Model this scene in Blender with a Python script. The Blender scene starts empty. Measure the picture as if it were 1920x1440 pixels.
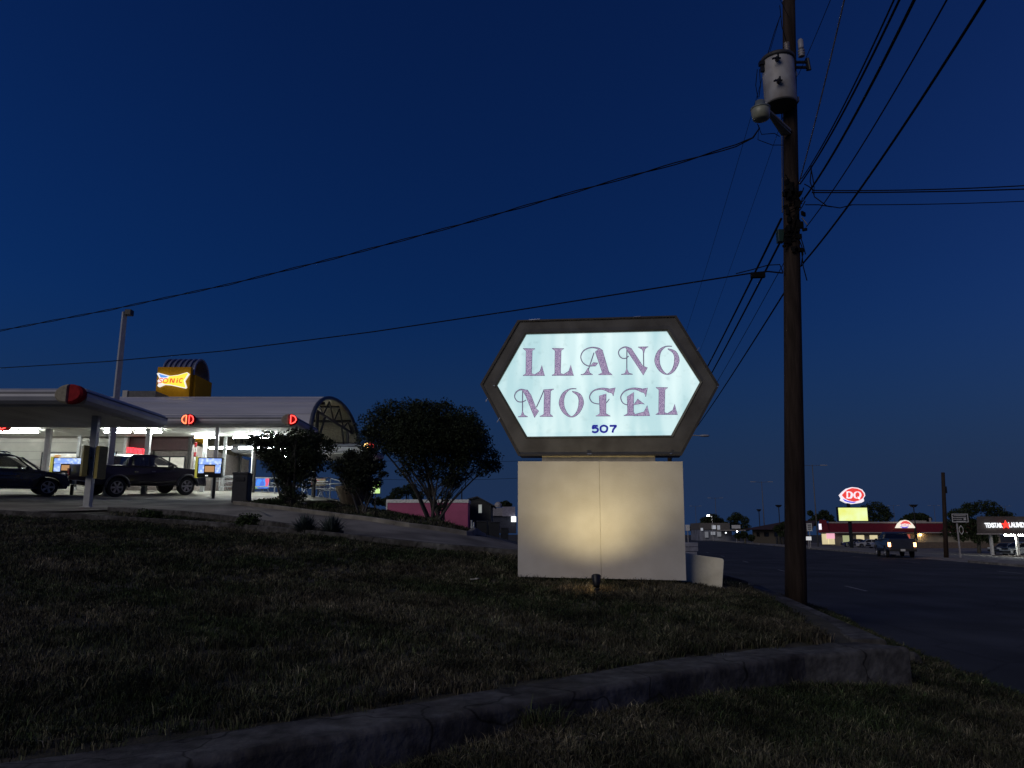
import bpy, bmesh, math, random
import numpy as np
from mathutils import Vector, Matrix
R = math.radians
random.seed(7); RNG = np.random.default_rng(7)
# tuned levels
SKY_EL = 2.0; SKY_ST = 0.12; SKY_TINT = (1.35, .71, .93, 1); DUSK = (.088, .235, .67, 1); FILL_E = 0.66; FACE_E = 1.0; FLOOD = 100; GRASS_N = 1200000; TUBE = 140
SC = bpy.context.scene; COL = SC.collection
# ---------------------------------------------------------------- camera, sky, light, exposure
CZ = 1.75; PITCH = R(11.0); FPX = 1442.0
cam = bpy.data.cameras.new('camera'); camo = bpy.data.objects.new('camera', cam); COL.objects.link(camo)
cam.sensor_fit = 'HORIZONTAL'; cam.sensor_width = 36.0; cam.lens = 36.0*FPX/1920
camo.location = (0, 0, CZ); camo.rotation_euler = (math.pi/2+PITCH, 0, 0)
cam.clip_start = 0.05; cam.clip_end = 3000; SC.camera = camo
W = bpy.data.worlds.new('World'); SC.world = W; W.use_nodes = True
wn, wl = W.node_tree.nodes, W.node_tree.links
bg = wn['Background']
sky = wn.new('ShaderNodeTexSky'); sky.sky_type = 'NISHITA'; sky.sun_disc = False
sky.sun_elevation = R(SKY_EL); sky.sun_rotation = R(90); sky.ozone_density = 6.0
tint = wn.new('ShaderNodeMixRGB'); tint.blend_type = 'MULTIPLY'; tint.inputs[0].default_value = 1.0
tint.inputs[2].default_value = SKY_TINT
wl.new(sky.outputs[0], tint.inputs[1])
# the dusk band low over the horizon, which the sky model leaves black after sunset
wtc = wn.new('ShaderNodeTexCoord'); wsx = wn.new('ShaderNodeSeparateXYZ'); wl.new(wtc.outputs['Generated'], wsx.inputs[0])
wmr = wn.new('ShaderNodeMapRange'); wmr.interpolation_type = 'SMOOTHSTEP'; wmr.inputs['From Min'].default_value = -.02; wmr.inputs['From Max'].default_value = .30; wmr.inputs['To Min'].default_value = 1; wmr.inputs['To Max'].default_value = 0
wl.new(wsx.outputs['Z'], wmr.inputs['Value']); wmx = wn.new('ShaderNodeMixRGB'); wl.new(wmr.outputs[0], wmx.inputs[0]); wl.new(tint.outputs[0], wmx.inputs[1]); wmx.inputs[2].default_value = DUSK
wl.new(wmx.outputs[0], bg.inputs[0]); bg.inputs[1].default_value = SKY_ST
sl = bpy.data.lights.new('behind_camera_fill', 'SUN'); slo = bpy.data.objects.new('behind_camera_fill', sl); COL.objects.link(slo)  # added fill: sun lamp standing in for unseen motel and street lights behind camera
sl.energy = FILL_E; sl.angle = R(35); sl.color = (1.0, 0.91, 0.82)
slo.rotation_euler = (R(63), 0, R(-41))
SC.view_settings.view_transform = 'Standard'; SC.view_settings.look = 'None'
SC.view_settings.exposure = 0.0; SC.view_settings.gamma = 1.0
SC.cycles.max_bounces = 5; SC.cycles.diffuse_bounces = 3; SC.cycles.glossy_bounces = 2; SC.cycles.transmission_bounces = 3
SC.cycles.sample_clamp_indirect = 3.0; SC.cycles.caustics_reflective = False; SC.cycles.caustics_refractive = False
SC.cycles.use_denoising = True

# ---------------------------------------------------------------- helpers
CP, SP = math.cos(PITCH), math.sin(PITCH)
def ray(px, py):
    u = (px-960)/FPX; v = (720-py)/FPX
    return Vector((u, CP-v*SP, SP+v*CP))
def at(px, py, D):
    d = ray(px, py); t = D/d.y
    return Vector((d.x*t, D, CZ+d.z*t))
def srgb(r, g, b):
    f = lambda c: (c/255/12.92) if c/255 <= .04045 else ((c/255+.055)/1.055)**2.4
    return (f(r), f(g), f(b), 1)
MATS = {}
def mat(name, color=(.5, .5, .5), rough=.6, metal=0, var=.12, scale=8, bump=0, bscale=60, emit=None, es=1, coat=0, alpha=1, trans=0, spec=.5, dirt=None, stretch=(1, 1, 1)):
    if name in MATS: return MATS[name]
    m = bpy.data.materials.new(name); m.use_nodes = True; n = m.node_tree.nodes; l = m.node_tree.links
    b = n['Principled BSDF']; b.inputs['Roughness'].default_value = rough; b.inputs['Metallic'].default_value = metal
    b.inputs['Specular IOR Level'].default_value = spec
    tc = n.new('ShaderNodeTexCoord'); mp = n.new('ShaderNodeMapping'); l.new(tc.outputs['Object'], mp.inputs[0]); mp.inputs['Scale'].default_value = stretch
    nz = n.new('ShaderNodeTexNoise'); nz.inputs['Scale'].default_value = scale; nz.inputs['Detail'].default_value = 5; l.new(mp.outputs[0], nz.inputs['Vector'])
    cr = n.new('ShaderNodeValToRGB'); l.new(nz.outputs['Fac'], cr.inputs[0])
    c = tuple(color[:3]); d = dirt[:3] if dirt else tuple(x*(1-2*var) for x in c)
    cr.color_ramp.elements[0].position = .33; cr.color_ramp.elements[0].color = (*d, 1)
    cr.color_ramp.elements[1].position = .66; cr.color_ramp.elements[1].color = (*(min(1, x*(1+var)) for x in c), 1)
    l.new(cr.outputs[0], b.inputs['Base Color'])
    if bump:
        n2 = n.new('ShaderNodeTexNoise'); n2.inputs['Scale'].default_value = bscale; n2.inputs['Detail'].default_value = 4; l.new(mp.outputs[0], n2.inputs['Vector'])
        bp = n.new('ShaderNodeBump'); bp.inputs['Strength'].default_value = bump; bp.inputs['Distance'].default_value = .02
        l.new(n2.outputs['Fac'], bp.inputs['Height']); l.new(bp.outputs[0], b.inputs['Normal'])
    if emit:
        b.inputs['Emission Color'].default_value = (*emit[:3], 1); b.inputs['Emission Strength'].default_value = es
    if coat: b.inputs['Coat Weight'].default_value = coat; b.inputs['Coat Roughness'].default_value = .08
    if trans: b.inputs['Transmission Weight'].default_value = trans
    if alpha < 1: b.inputs['Alpha'].default_value = alpha
    MATS[name] = m; return m
def tag(o, label=None, cat=None, group=None, kind=None):
    if label: o['label'] = label
    if cat: o['category'] = cat
    if group: o['group'] = group
    if kind: o['kind'] = kind
    return o
def empty(name, loc, label, cat, group=None, rz=0):
    o = bpy.data.objects.new(name, None); COL.objects.link(o); o.location = loc; o.rotation_euler = (0, 0, rz); o.empty_display_size = .2
    return tag(o, label, cat, group)
def root_of(o):
    while o.parent: o = o.parent
    return o
def copy_tree(o, loc=None, rz=None, label=None, parent=None):
    c = o.copy(); COL.objects.link(c); c.parent = parent
    if loc is not None: c.location = loc
    if rz is not None: c.rotation_euler = (0, 0, rz)
    if label: c['label'] = label
    for ch in o.children: copy_tree(ch, parent=c)
    return c
class MB:
    def __init__(s): s.v = []; s.f = []
    def add(s, vs, fs):
        k = len(s.v); s.v += [tuple(p) for p in vs]; s.f += [tuple(i+k for i in f) for f in fs]; return s
    def box(s, c, d, rz=0, M=None):
        cx, cy, cz = c; hx, hy, hz = d[0]/2, d[1]/2, d[2]/2; co, si = math.cos(rz), math.sin(rz); vs = []
        for x, y, z in ((-1,-1,-1),(1,-1,-1),(1,1,-1),(-1,1,-1),(-1,-1,1),(1,-1,1),(1,1,1),(-1,1,1)):
            x *= hx; y *= hy; z *= hz; p = Vector((cx+x*co-y*si, cy+x*si+y*co, cz+z))
            if M: p = M @ p
            vs.append(p)
        return s.add(vs, [(0,3,2,1),(4,5,6,7),(0,1,5,4),(1,2,6,5),(2,3,7,6),(3,0,4,7)])
    def b2(s, a, b): return s.box([(a[i]+b[i])/2 for i in range(3)], [abs(b[i]-a[i]) for i in range(3)])
    def tube(s, pts, r, n=8, caps=True):
        pts = [Vector(p) for p in pts]; rs = r if isinstance(r, (list, tuple)) else [r]*len(pts); vs = []
        up = Vector((0, 0, 1))
        for i, p in enumerate(pts):
            t = (pts[min(i+1, len(pts)-1)]-pts[max(i-1, 0)]).normalized()
            a = t.cross(up)
            if a.length < .05: a = t.cross(Vector((0, 1, 0)))
            a.normalize(); b = a.cross(t)
            for k in range(n):
                q = 2*math.pi*k/n; vs.append(p+(a*math.cos(q)+b*math.sin(q))*rs[i])
        fs = [(i*n+k, i*n+(k+1) % n, (i+1)*n+(k+1) % n, (i+1)*n+k) for i in range(len(pts)-1) for k in range(n)]
        if caps: fs += [tuple(range(n-1, -1, -1)), tuple((len(pts)-1)*n+k for k in range(n))]
        return s.add(vs, fs)
    def lathe(s, c, prof, n=20, M=None):
        vs = []
        for r_, z in prof:
            for k in range(n):
                q = 2*math.pi*k/n; p = Vector((c[0]+r_*math.cos(q), c[1]+r_*math.sin(q), c[2]+z))
                if M: p = M @ p
                vs.append(p)
        fs = [(i*n+k, i*n+(k+1) % n, (i+1)*n+(k+1) % n, (i+1)*n+k) for i in range(len(prof)-1) for k in range(n)]
        fs += [tuple(range(n-1, -1, -1)), tuple((len(prof)-1)*n+k for k in range(n))]
        return s.add(vs, fs)
    def prism(s, pts, off):
        """closed planar outline (3D points) thickened by vector off"""
        n = len(pts); off = Vector(off); vs = [Vector(p) for p in pts]+[Vector(p)+off for p in pts]
        return s.add(vs, [tuple(range(n-1, -1, -1)), tuple(range(n, 2*n))]+[(i, (i+1) % n, n+(i+1) % n, n+i) for i in range(n)])
    def build(s, name, m, parent=None, smooth=False, bevel=0, local=False, label=None, seg=2):
        me = bpy.data.meshes.new(name); vs = s.v
        if parent is not None and not local:
            L = root_of(parent).location; vs = [(v[0]-L.x, v[1]-L.y, v[2]-L.z) for v in vs]
        me.from_pydata(vs, [], s.f); me.validate()
        bm = bmesh.new(); bm.from_mesh(me); bmesh.ops.recalc_face_normals(bm, faces=bm.faces); bm.to_mesh(me); bm.free()
        if isinstance(m, (list, tuple)):
            for q in m: me.materials.append(q)
        else: me.materials.append(m)
        o = bpy.data.objects.new(name, me); COL.objects.link(o)
        if parent is not None: o.parent = parent
        if smooth:
            for p in me.polygons: p.use_smooth = True
        if bevel:
            b = o.modifiers.new('bevel', 'BEVEL'); b.width = bevel; b.segments = seg; b.limit_method = 'ANGLE'; b.angle_limit = R(35)
        if label: o['label'] = label
        return o
def npmesh(name, V, Fc, m, parent=None, smooth=False, col=None):
    """V (n,3), Fc (m,k) arrays -> mesh object"""
    me = bpy.data.meshes.new(name); V = np.asarray(V, dtype=np.float32).copy()
    if parent is not None: V -= np.array(root_of(parent).location, dtype=np.float32)
    k = Fc.shape[1]
    me.vertices.add(len(V)); me.vertices.foreach_set('co', V.ravel())
    me.loops.add(Fc.size); me.loops.foreach_set('vertex_index', Fc.ravel().astype(np.int32))
    me.polygons.add(len(Fc)); me.polygons.foreach_set('loop_start', np.arange(0, Fc.size, k, dtype=np.int32))
    me.update(calc_edges=True)
    if col is not None:
        ca = me.color_attributes.new('Col', 'FLOAT_COLOR', 'POINT'); ca.data.foreach_set('color', np.asarray(col, dtype=np.float32).ravel())
    me.materials.append(m)
    if smooth: me.polygons.foreach_set('use_smooth', np.ones(len(Fc), dtype=bool))
    o = bpy.data.objects.new(name, me); COL.objects.link(o)
    if parent is not None: o.parent = parent
    return o
def text_obj(name, s, m, parent, P, ux, uz, h, width=None, shear=0, bold=0, depth=.01, local=False, label=None):
    """text whose baseline-left corner is P, along unit vectors ux and uz, cap height h"""
    cu = bpy.data.curves.new('lettering', 'FONT'); cu.body = s; cu.size = 1; cu.shear = shear; cu.offset = bold; cu.extrude = 0
    to = bpy.data.objects.new('tmp', cu); me = bpy.data.meshes.new_from_object(to)
    xs = [v.co.x for v in me.vertices]; ys = [v.co.y for v in me.vertices]
    x0, x1, y0, y1 = min(xs), max(xs), min(ys), max(ys); ky = h/(y1-y0); kx = (width/(x1-x0)) if width else ky
    nrm = Vector(ux).cross(Vector(uz)).normalized(); mb = MB()
    vs = [Vector(P)+Vector(ux)*((v.co.x-x0)*kx)+Vector(uz)*((v.co.y-y0)*ky)+nrm*depth for v in me.vertices]
    mb.add(vs, [tuple(p.vertices) for p in me.polygons])
    bpy.data.objects.remove(to); bpy.data.curves.remove(cu); bpy.data.meshes.remove(me)
    o = mb.build(name, m, parent, local=local, label=label)
    sd = o.modifiers.new('thickness', 'SOLIDIFY'); sd.thickness = depth*.9; sd.offset = 0
    return o
def ribbon_pts(path, ws, closed=False, sub=6):
    """smooth 2D ribbon: returns left/right outlines"""
    P = np.array(path, float); Wd = np.array(ws, float) if hasattr(ws, '__len__') else np.full(len(P), float(ws)); n = len(P)
    out = []; segs = n if closed else n-1
    for i in range(segs):
        idx = [(i-1) % n, i, (i+1) % n, (i+2) % n] if closed else [max(i-1, 0), i, i+1, min(i+2, n-1)]
        p = P[idx]; w = Wd[idx]
        for k in range(sub):
            t = k/sub; c = np.array([-.5*t+t*t-.5*t**3, 1-2.5*t*t+1.5*t**3, .5*t+2*t*t-1.5*t**3, -.5*t*t+.5*t**3])
            out.append((*(c@p), max(.5, w[1]*(1-t)+w[2]*t)))
    if not closed: out.append((*P[-1], Wd[-1]))
    o = np.array(out); m = len(o); Ls, Rs = [], []
    for i in range(m):
        a = o[(i-1) % m] if closed or i > 0 else o[i]; b = o[(i+1) % m] if closed or i < m-1 else o[i]
        d = b[:2]-a[:2]; d = d/(np.hypot(*d)+1e-9); nn = np.array([-d[1], d[0]])
        Ls.append(o[i, :2]+nn*o[i, 2]/2); Rs.append(o[i, :2]-nn*o[i, 2]/2)
    return Ls, Rs
def add_ribbon(mb, path, ws, conv, closed=False, sub=6):
    Ls, Rs = ribbon_pts(path, ws, closed, sub); m = len(Ls); vs = [conv(*p) for p in Ls]+[conv(*p) for p in Rs]
    fs = [(i, i+1, m+i+1, m+i) for i in range(m-1)]
    if closed: fs.append((m-1, 0, m, 2*m-1))
    mb.add(vs, fs)
def add_poly(mb, pts, conv): mb.add([conv(*p) for p in pts], [tuple(range(len(pts)))])
def wire(name, pts, r, label, m=None, group='overhead wires', n=5, parent=None):
    mb = MB(); mb.tube(pts, r, n); o = mb.build(name, m or mat('wire_black', (.008, .008, .01), .8, spec=.1), parent, smooth=True)
    if not parent: tag(o, label, 'wire', group)
    return o
def sag(a, b, s, n=24):
    a = Vector(a); b = Vector(b); return [a.lerp(b, i/n)-Vector((0, 0, 4*s*(i/n)*(1-i/n))) for i in range(n+1)]
def bezi(a, c, b, n=10):
    a, b, c = Vector(a), Vector(b), Vector(c); return [a*(1-t)**2+c*2*t*(1-t)+b*t*t for t in [i/n for i in range(n+1)]]

# ---------------------------------------------------------------- ground heights
TH = R(8.52); RD = Vector((math.sin(TH), math.cos(TH), 0)); RN = Vector((math.cos(TH), -math.sin(TH), 0))   # road direction and its right-hand normal
def sy(s, y): return ((s+y*math.sin(TH))/math.cos(TH), y)          # offset from the camera line at a given y
def Up(x, y): return -.067-.0307*x+.0897*y
def tps_fit(P):
    P = np.array(P, float); X = P[:, :2]; d = np.linalg.norm(X[:, None]-X[None], axis=2); K = np.where(d > 0, d**2*np.log(d+1e-12), 0)
    n = len(P); A = np.zeros((n+3, n+3)); A[:n, :n] = K+np.eye(n)*.5; A[:n, n] = 1; A[:n, n+1:] = X; A[n, :n] = 1; A[n+1:, :n] = X.T
    w = np.linalg.solve(A, np.concatenate([P[:, 2], np.zeros(3)])); return X, w
def tps_ev(fit, x, y):
    X, w = fit; x = np.atleast_1d(np.asarray(x, float)); y = np.atleast_1d(np.asarray(y, float))
    d = np.hypot(x[..., None]-X[:, 0], y[..., None]-X[:, 1]); K = np.where(d > 0, d**2*np.log(d+1e-12), 0)
    return K@w[:-3]+w[-3]+w[-2]*x+w[-1]*y
UP = [(-6, 2, .62), (-12, 2, .7), (-2.6, 4.1, .6), (-1.2, 5.2, .6), (0, 6.2, .6), (1.4, 7.4, .6), (2.5, 8.1, .61), (3.9, 9.2, .62), (4.5, 12.5, .65), (5, 16, .67),
      (1.22, 11.2, .9), (0, 12.5, 1.0), (2.4, 12.2, .97), (3.3, 11.5, .84), (-2, 8, .8), (-5, 10, Up(-5, 10)), (-10, 12, Up(-10, 12)), (-18, 12, 1.5), (-13.9, 21.1, Up(-13.9, 21.1)), (-8.1, 19.7, Up(-8.1, 19.7)), (-3.5, 17.4, Up(-3.5, 17.4)), (.1, 15.2, 1.3), (2.5, 15.5, 1.1),
      (-13.35, 24.6, 2.55), (-15, 32, 3.2), (-18.4, 30.5, 3.2), (-20, 24, 2.7), (-30, 24, 2.9), (-30, 31, 3.5), (-20, 37, 3.75), (-12, 37, 3.6), (-9.5, 33, 3.1), (-20, 46, 3.8), (-36, 42, 4.1), (-9, 42, 3.4),
      (-7.9, 27, 2.77), (-4.6, 24, 2.33), (-2.4, 24, 2.16), (-5, 32, 2.6), (-4, 42, 2.0), (-1.26, 26, 1.72), (-1.4, 45, 1.27), (-5, 55, 1.6), (-14, 58, 2.6), (-30, 58, 3), (.3, 25, 1.3), (.2, 20, 1.28), (3, 20, 1.0), (1.5, 33, 1.1)]
for y, z in ((18, .5), (22, .35), (30, .28), (45, .22), (60, .15)): UP.append((*sy(2.55, y), z))
for y in (18, 22, 30, 40, 50, 62): UP.append((*sy(4.2, y), .02))
FU = tps_fit(UP)
LP = [(0, 0, .3), (-5, -5, .3), (5, -5, .05), (0, 5.4, .44), (1.3, 6.4, .40), (-1, 4.4, .32), (-2.2, 3.4, .24), (-3, 2.6, .2), (-7, 0, .2), (2, 3, .3), (3.9, 7.9, .24), (5.1, 14.5, .45), (5.4, 17, .5), (-12, -3, .5), (0, -8, .3)]
for y in (-10, -4, 2, 6, 10, 14, 18, 20): LP.append((*sy(4.15, y), .01))
FL = tps_fit(LP)
def sm(a, b, x): t = np.clip((x-a)/(b-a), 0, 1); return t*t*(3-2*t)
def HU(x, y):
    z = tps_ev(FU, x, y); s = np.asarray(x)*math.cos(TH)-np.asarray(y)*math.sin(TH)
    return z*(1-sm(62, 80, np.asarray(y)))+0*s
def HL(x, y): return tps_ev(FL, x, y)
def h(x, y): return float(HU(x, y)[0])
def gp(px, py, D0=8, D1=60, low=False):
    d = ray(px, py); f = HL if low else HU
    for D in np.arange(D0, D1, .05):
        p = d*(D/d.y)
        if CZ+p.z <= float(f(p.x, p.y)[0]): return Vector((p.x, p.y, float(f(p.x, p.y)[0])))
    p = d*(D1/d.y); return Vector((p.x, p.y, float(f(p.x, p.y)[0])))
def HR(x, y):
    """ground right of the road"""
    s = x*math.cos(TH)-y*math.sin(TH); return -.02 if s < 21.5 else max(-.85, -.02-.035*(s-21.5))
def loft(name, A, B, m, hf=None, dz=0, nu=60, nv=8, kind=None):
    """sheet between polylines A and B (2D), draped on hf"""
    def res(P, n):
        P = np.array([p[:2] for p in P], float); L = np.concatenate([[0], np.cumsum(np.hypot(*np.diff(P, axis=0).T))]); t = np.linspace(0, L[-1], n)
        return np.stack([np.interp(t, L, P[:, 0]), np.interp(t, L, P[:, 1])], 1)
    a, b = res(A, nu+1), res(B, nu+1); t = np.linspace(0, 1, nv+1)[:, None, None]; G = a[None]*(1-t)+b[None]*t
    z = (hf(G[..., 0], G[..., 1]) if hf else np.zeros(G.shape[:2])).reshape(G.shape[:2])+dz
    V = np.concatenate([G, z[..., None]], 2).reshape(-1, 3); i, j = np.meshgrid(np.arange(nv), np.arange(nu), indexing='ij'); k = (i*(nu+1)+j).ravel()
    Fc = np.stack([k, k+1, k+nu+2, k+nu+1], 1); o = npmesh(name, V, Fc, m, smooth=True)
    if kind: o['kind'] = kind
    return o
def strip(mb, P, w, h_, hf, dz=0, z0=-.3, n=40):
    """kerb: ribbon of width w along polyline P, standing h_ above hf"""
    P = np.array([p[:2] for p in P], float); L = np.concatenate([[0], np.cumsum(np.hypot(*np.diff(P, axis=0).T))]); t = np.linspace(0, L[-1], n)
    X = np.stack([np.interp(t, L, P[:, 0]), np.interp(t, L, P[:, 1])], 1); T = np.gradient(X, axis=0); T /= np.hypot(*T.T)[:, None]; N = np.stack([-T[:, 1], T[:, 0]], 1)
    vs = []
    for p, nn in zip(X, N):
        z = float(hf(p[0], p[1])[0])+dz
        for o, zz in ((-w/2, z+z0), (-w/2, z+h_-.02), (-w/2+.02, z+h_), (w/2-.02, z+h_), (w/2, z+h_-.02), (w/2, z+z0)): vs.append((p[0]+nn[0]*o, p[1]+nn[1]*o, zz))
    fs = [(i*6+k, i*6+k+1, (i+1)*6+k+1, (i+1)*6+k) for i in range(n-1) for k in range(5)]
    fs += [tuple(range(6)), tuple((n-1)*6+k for k in range(5, -1, -1))]; mb.add(vs, fs)

# ================================================================ SETTING
def attr_mat(name, rough=.8, transl=0):
    m = bpy.data.materials.new(name); m.use_nodes = True; n = m.node_tree.nodes; l = m.node_tree.links; b = n['Principled BSDF']
    a = n.new('ShaderNodeAttribute'); a.attribute_name = 'Col'; l.new(a.outputs['Color'], b.inputs['Base Color'])
    b.inputs['Roughness'].default_value = rough; b.inputs['Specular IOR Level'].default_value = .2
    return m
m_soil = mat('soil', (.05, .043, .028), .95, var=.3, scale=3, bump=.6, bscale=40, dirt=(.022, .024, .012))
m_asph = mat('asphalt', (.046, .051, .062), .9, var=.18, scale=.35, bump=.35, bscale=60, spec=.15)
m_conc = mat('concrete', (.25, .235, .20), .85, var=.22, scale=1.6, bump=.35, bscale=30, dirt=(.10, .09, .075))
m_kerb = mat('old_concrete', (.088, .087, .086), .95, var=.2, scale=1.7, bump=.5, bscale=22, dirt=(.04, .037, .035), spec=.2)
m_drive = mat('driveway_concrete', (.25, .235, .20), .9, var=.2, scale=.7, bump=.25, bscale=30, dirt=(.12, .112, .095), spec=.2)
m_paint = mat('road_paint', (.22, .22, .21), .7, var=.35, scale=6, dirt=(.06, .06, .06))

# ground: one sheet to the horizon, laid out along the road
ss = np.array([-900, -300, -120, -60, -30, -12, 0, 3, 4.1, 4.3, 20.3, 20.5, 21.5, 24, 27, 31, 35, 40, 46, 60, 90, 150, 300, 900.]); tt = np.concatenate([np.arange(-60, 120, 6), np.arange(120, 1500, 60)])
V = []
for t in tt:
    for s in ss:
        x, y = s*math.cos(TH)+t*math.sin(TH), -s*math.sin(TH)+t*math.cos(TH)
        z = -.7 if s <= 3 and t < 70 else (-.35 if s <= 3 else (-.10 if s <= 20.5 else HR(x, y)))
        V.append((x, y, z))
ns = len(ss); i, j = np.meshgrid(np.arange(len(tt)-1), np.arange(ns-1), indexing='ij'); k = (i*ns+j).ravel()
tag(npmesh('ground', V, np.stack([k, k+1, k+ns+1, k+ns], 1), m_soil), kind='structure')
# road
mb = MB(); a = []
for t in range(-40, 620, 20): a += [RN*4.15+RD*t, RN*20.5+RD*t]
mb.add(a, [(2*i, 2*i+1, 2*i+3, 2*i+2) for i in range(len(a)//2-1)]); tag(mb.build('road', m_asph), kind='structure')
n_ = m_asph.node_tree.nodes; l_ = m_asph.node_tree.links; pb_ = n_['Principled BSDF']; src = pb_.inputs['Base Color'].links[0].from_socket
tc = n_.new('ShaderNodeTexCoord'); mp = n_.new('ShaderNodeMapping'); mp.inputs['Rotation'].default_value = (0, 0, TH); mp.inputs['Scale'].default_value = (1, .12, 1); l_.new(tc.outputs['Object'], mp.inputs[0])
nz = n_.new('ShaderNodeTexNoise'); nz.inputs['Scale'].default_value = 1.1; nz.inputs['Detail'].default_value = 4; l_.new(mp.outputs[0], nz.inputs['Vector'])
vo = n_.new('ShaderNodeTexVoronoi'); vo.feature = 'DISTANCE_TO_EDGE'; vo.inputs['Scale'].default_value = .28; l_.new(tc.outputs['Object'], vo.inputs['Vector'])
r1 = n_.new('ShaderNodeMapRange'); r1.inputs['From Min'].default_value = .3; r1.inputs['From Max'].default_value = .7; r1.inputs['To Min'].default_value = .85; r1.inputs['To Max'].default_value = 1.2; l_.new(nz.outputs['Fac'], r1.inputs[0])
r2 = n_.new('ShaderNodeMapRange'); r2.inputs['From Max'].default_value = .012; r2.inputs['To Min'].default_value = .7; l_.new(vo.outputs['Distance'], r2.inputs[0])
m1 = n_.new('ShaderNodeMath'); m1.operation = 'MULTIPLY'; l_.new(r1.outputs[0], m1.inputs[0]); l_.new(r2.outputs[0], m1.inputs[1])
vm = n_.new('ShaderNodeVectorMath'); vm.operation = 'SCALE'; l_.new(src, vm.inputs[0]); l_.new(m1.outputs[0], vm.inputs['Scale']); l_.new(vm.outputs[0], pb_.inputs['Base Color'])
# lane dashes
mb = MB()
for s in (7.2, 17.2):
    for t in [2+12.2*k for k in range(-2, 16)]:
        o = RN*s+RD*(t-.5); p = [o-RN*.055, o+RN*.055, o+RN*.055+RD*2.4, o-RN*.055+RD*2.4]; mb.add([(q.x, q.y, .004) for q in p], [(0, 1, 2, 3)])
tag(mb.build('road_markings', m_paint), kind='structure')
# upper ground west of the road (everything behind the retaining wall) and the low verge in front of it
WI = [(-14, -3.5), (-7, .9), (-2.58, 4.17), (-1.15, 5.2), (0, 6.2), (1.43, 7.45), (2.6, 8.15), (3.62, 8.6)]       # wall, lawn side
WO = [(-14, -4.2), (-7, .25), (-2.3, 3.68), (-.99, 4.72), (.1, 5.62), (1.5, 6.83), (2.8, 7.72), (4.05, 8.2)]       # wall, street side
K1 = [(-40, 27), (-22, 22.8), (-13.9, 21.1), (-8.1, 19.7), (-3.5, 17.4), (.1, 15.4), (2.4, 15.6), (5.0, 17.0)]
tag(loft('hill', [(-46, 27), (-22, 22.6), (-13.9, 20.9), (-8.1, 19.5), (-3.5, 17.2), (.1, 15.2), (2.4, 15.4), (5, 16.8), sy(4.2, 17.6)], [(-60, 82), sy(4.2, 80)], m_soil, HU, -.03, 90, 90), kind='structure')
lawn = loft('lawn', [(-14.2, -3.75), (-7.0, .75), (-2.5, 4.0), (-1.1, 5.05), (.03, 6.0), (1.46, 7.25), (2.65, 8.0), (3.75, 8.5)], [(-40, 27), (-22, 22.8), (-13.9, 21.1), (-8.1, 19.7), (-3.5, 17.4), (.1, 15.4), (2.6, 15.7), (5.05, 17.0)], m_soil, HU, -.01, 80, 50); tag(lawn, kind='structure')
verge = loft('verge', [(-14, -8), (-6, -7), (0, -7), sy(4.2, -7)], [(-14, -4), (-7, .5), (-2.4, 3.8), (-1, 4.9), (0, 5.8), (1.45, 7.0), (2.8, 7.9), (4.0, 8.3), sy(4.2, 8.6)], m_soil, HL, 0, 60, 40); tag(verge, kind='structure')
verge2 = loft('verge_strip', [sy(2.6, y) for y in (8, 11, 14, 18.5)], [sy(4.2, y) for y in (8, 11, 14, 18.5)], m_soil, HL, .001, 30, 8); tag(verge2, kind='structure')
# retaining wall: long arm across the front of the lawn, short arm running up beside the road
def wall_mesh(I, O, zt, zb, mb):
    n = len(I); vs = []
    for (a, b), (c, d) in zip(I, O):
        z = zt(a, b); e = Vector((c-a, d-b, 0)).normalized()*.03
        vs += [(a, b, zb), (a, b, z-.02), (a+e.x, b+e.y, z), (c-e.x, d-e.y, z), (c, d, z-.03), (c, d, zb)]
    fs = [(i*6+k, i*6+k+1, (i+1)*6+k+1, (i+1)*6+k) for i in range(n-1) for k in range(5)]+[tuple(range(6)), tuple((n-1)*6+k for k in range(5, -1, -1))]
    mb.add(vs, fs)
def dens(P, k=6):
    o = []
    for a, b in zip(P[:-1], P[1:]): o += [(a[0]+(b[0]-a[0])*i/k, a[1]+(b[1]-a[1])*i/k) for i in range(k)]
    return o+[P[-1]]
mb = MB(); rr = random.Random(3)
wall_mesh(dens(WI), dens(WO), lambda x, y: .615+rr.uniform(-.009, .008), -.3, mb)
n_ = m_kerb.node_tree.nodes; l_ = m_kerb.node_tree.links; pb_ = n_['Principled BSDF']; src = pb_.inputs['Base Color'].links[0].from_socket; tc = n_.new('ShaderNodeTexCoord')
nz = n_.new('ShaderNodeTexNoise'); nz.inputs['Scale'].default_value = 3; l_.new(tc.outputs['Object'], nz.inputs['Vector']); vm0 = n_.new('ShaderNodeVectorMath'); vm0.operation = 'MULTIPLY_ADD'; l_.new(nz.outputs['Color'], vm0.inputs[0]); vm0.inputs[1].default_value = (.35, .35, .35); l_.new(tc.outputs['Object'], vm0.inputs[2])
vo = n_.new('ShaderNodeTexVoronoi'); vo.feature = 'DISTANCE_TO_EDGE'; vo.inputs['Scale'].default_value = .9; l_.new(vm0.outputs[0], vo.inputs['Vector']); r2 = n_.new('ShaderNodeMapRange'); r2.inputs['From Max'].default_value = .014; r2.inputs['To Min'].default_value = .25; l_.new(vo.outputs['Distance'], r2.inputs[0])
n2 = n_.new('ShaderNodeTexNoise'); n2.inputs['Scale'].default_value = 9; n2.inputs['Detail'].default_value = 8; l_.new(tc.outputs['Object'], n2.inputs['Vector']); r3 = n_.new('ShaderNodeMapRange'); r3.inputs['From Min'].default_value = .35; r3.inputs['From Max'].default_value = .65; r3.inputs['To Min'].default_value = .65; r3.inputs['To Max'].default_value = 1.35; l_.new(n2.outputs['Fac'], r3.inputs[0])
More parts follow.
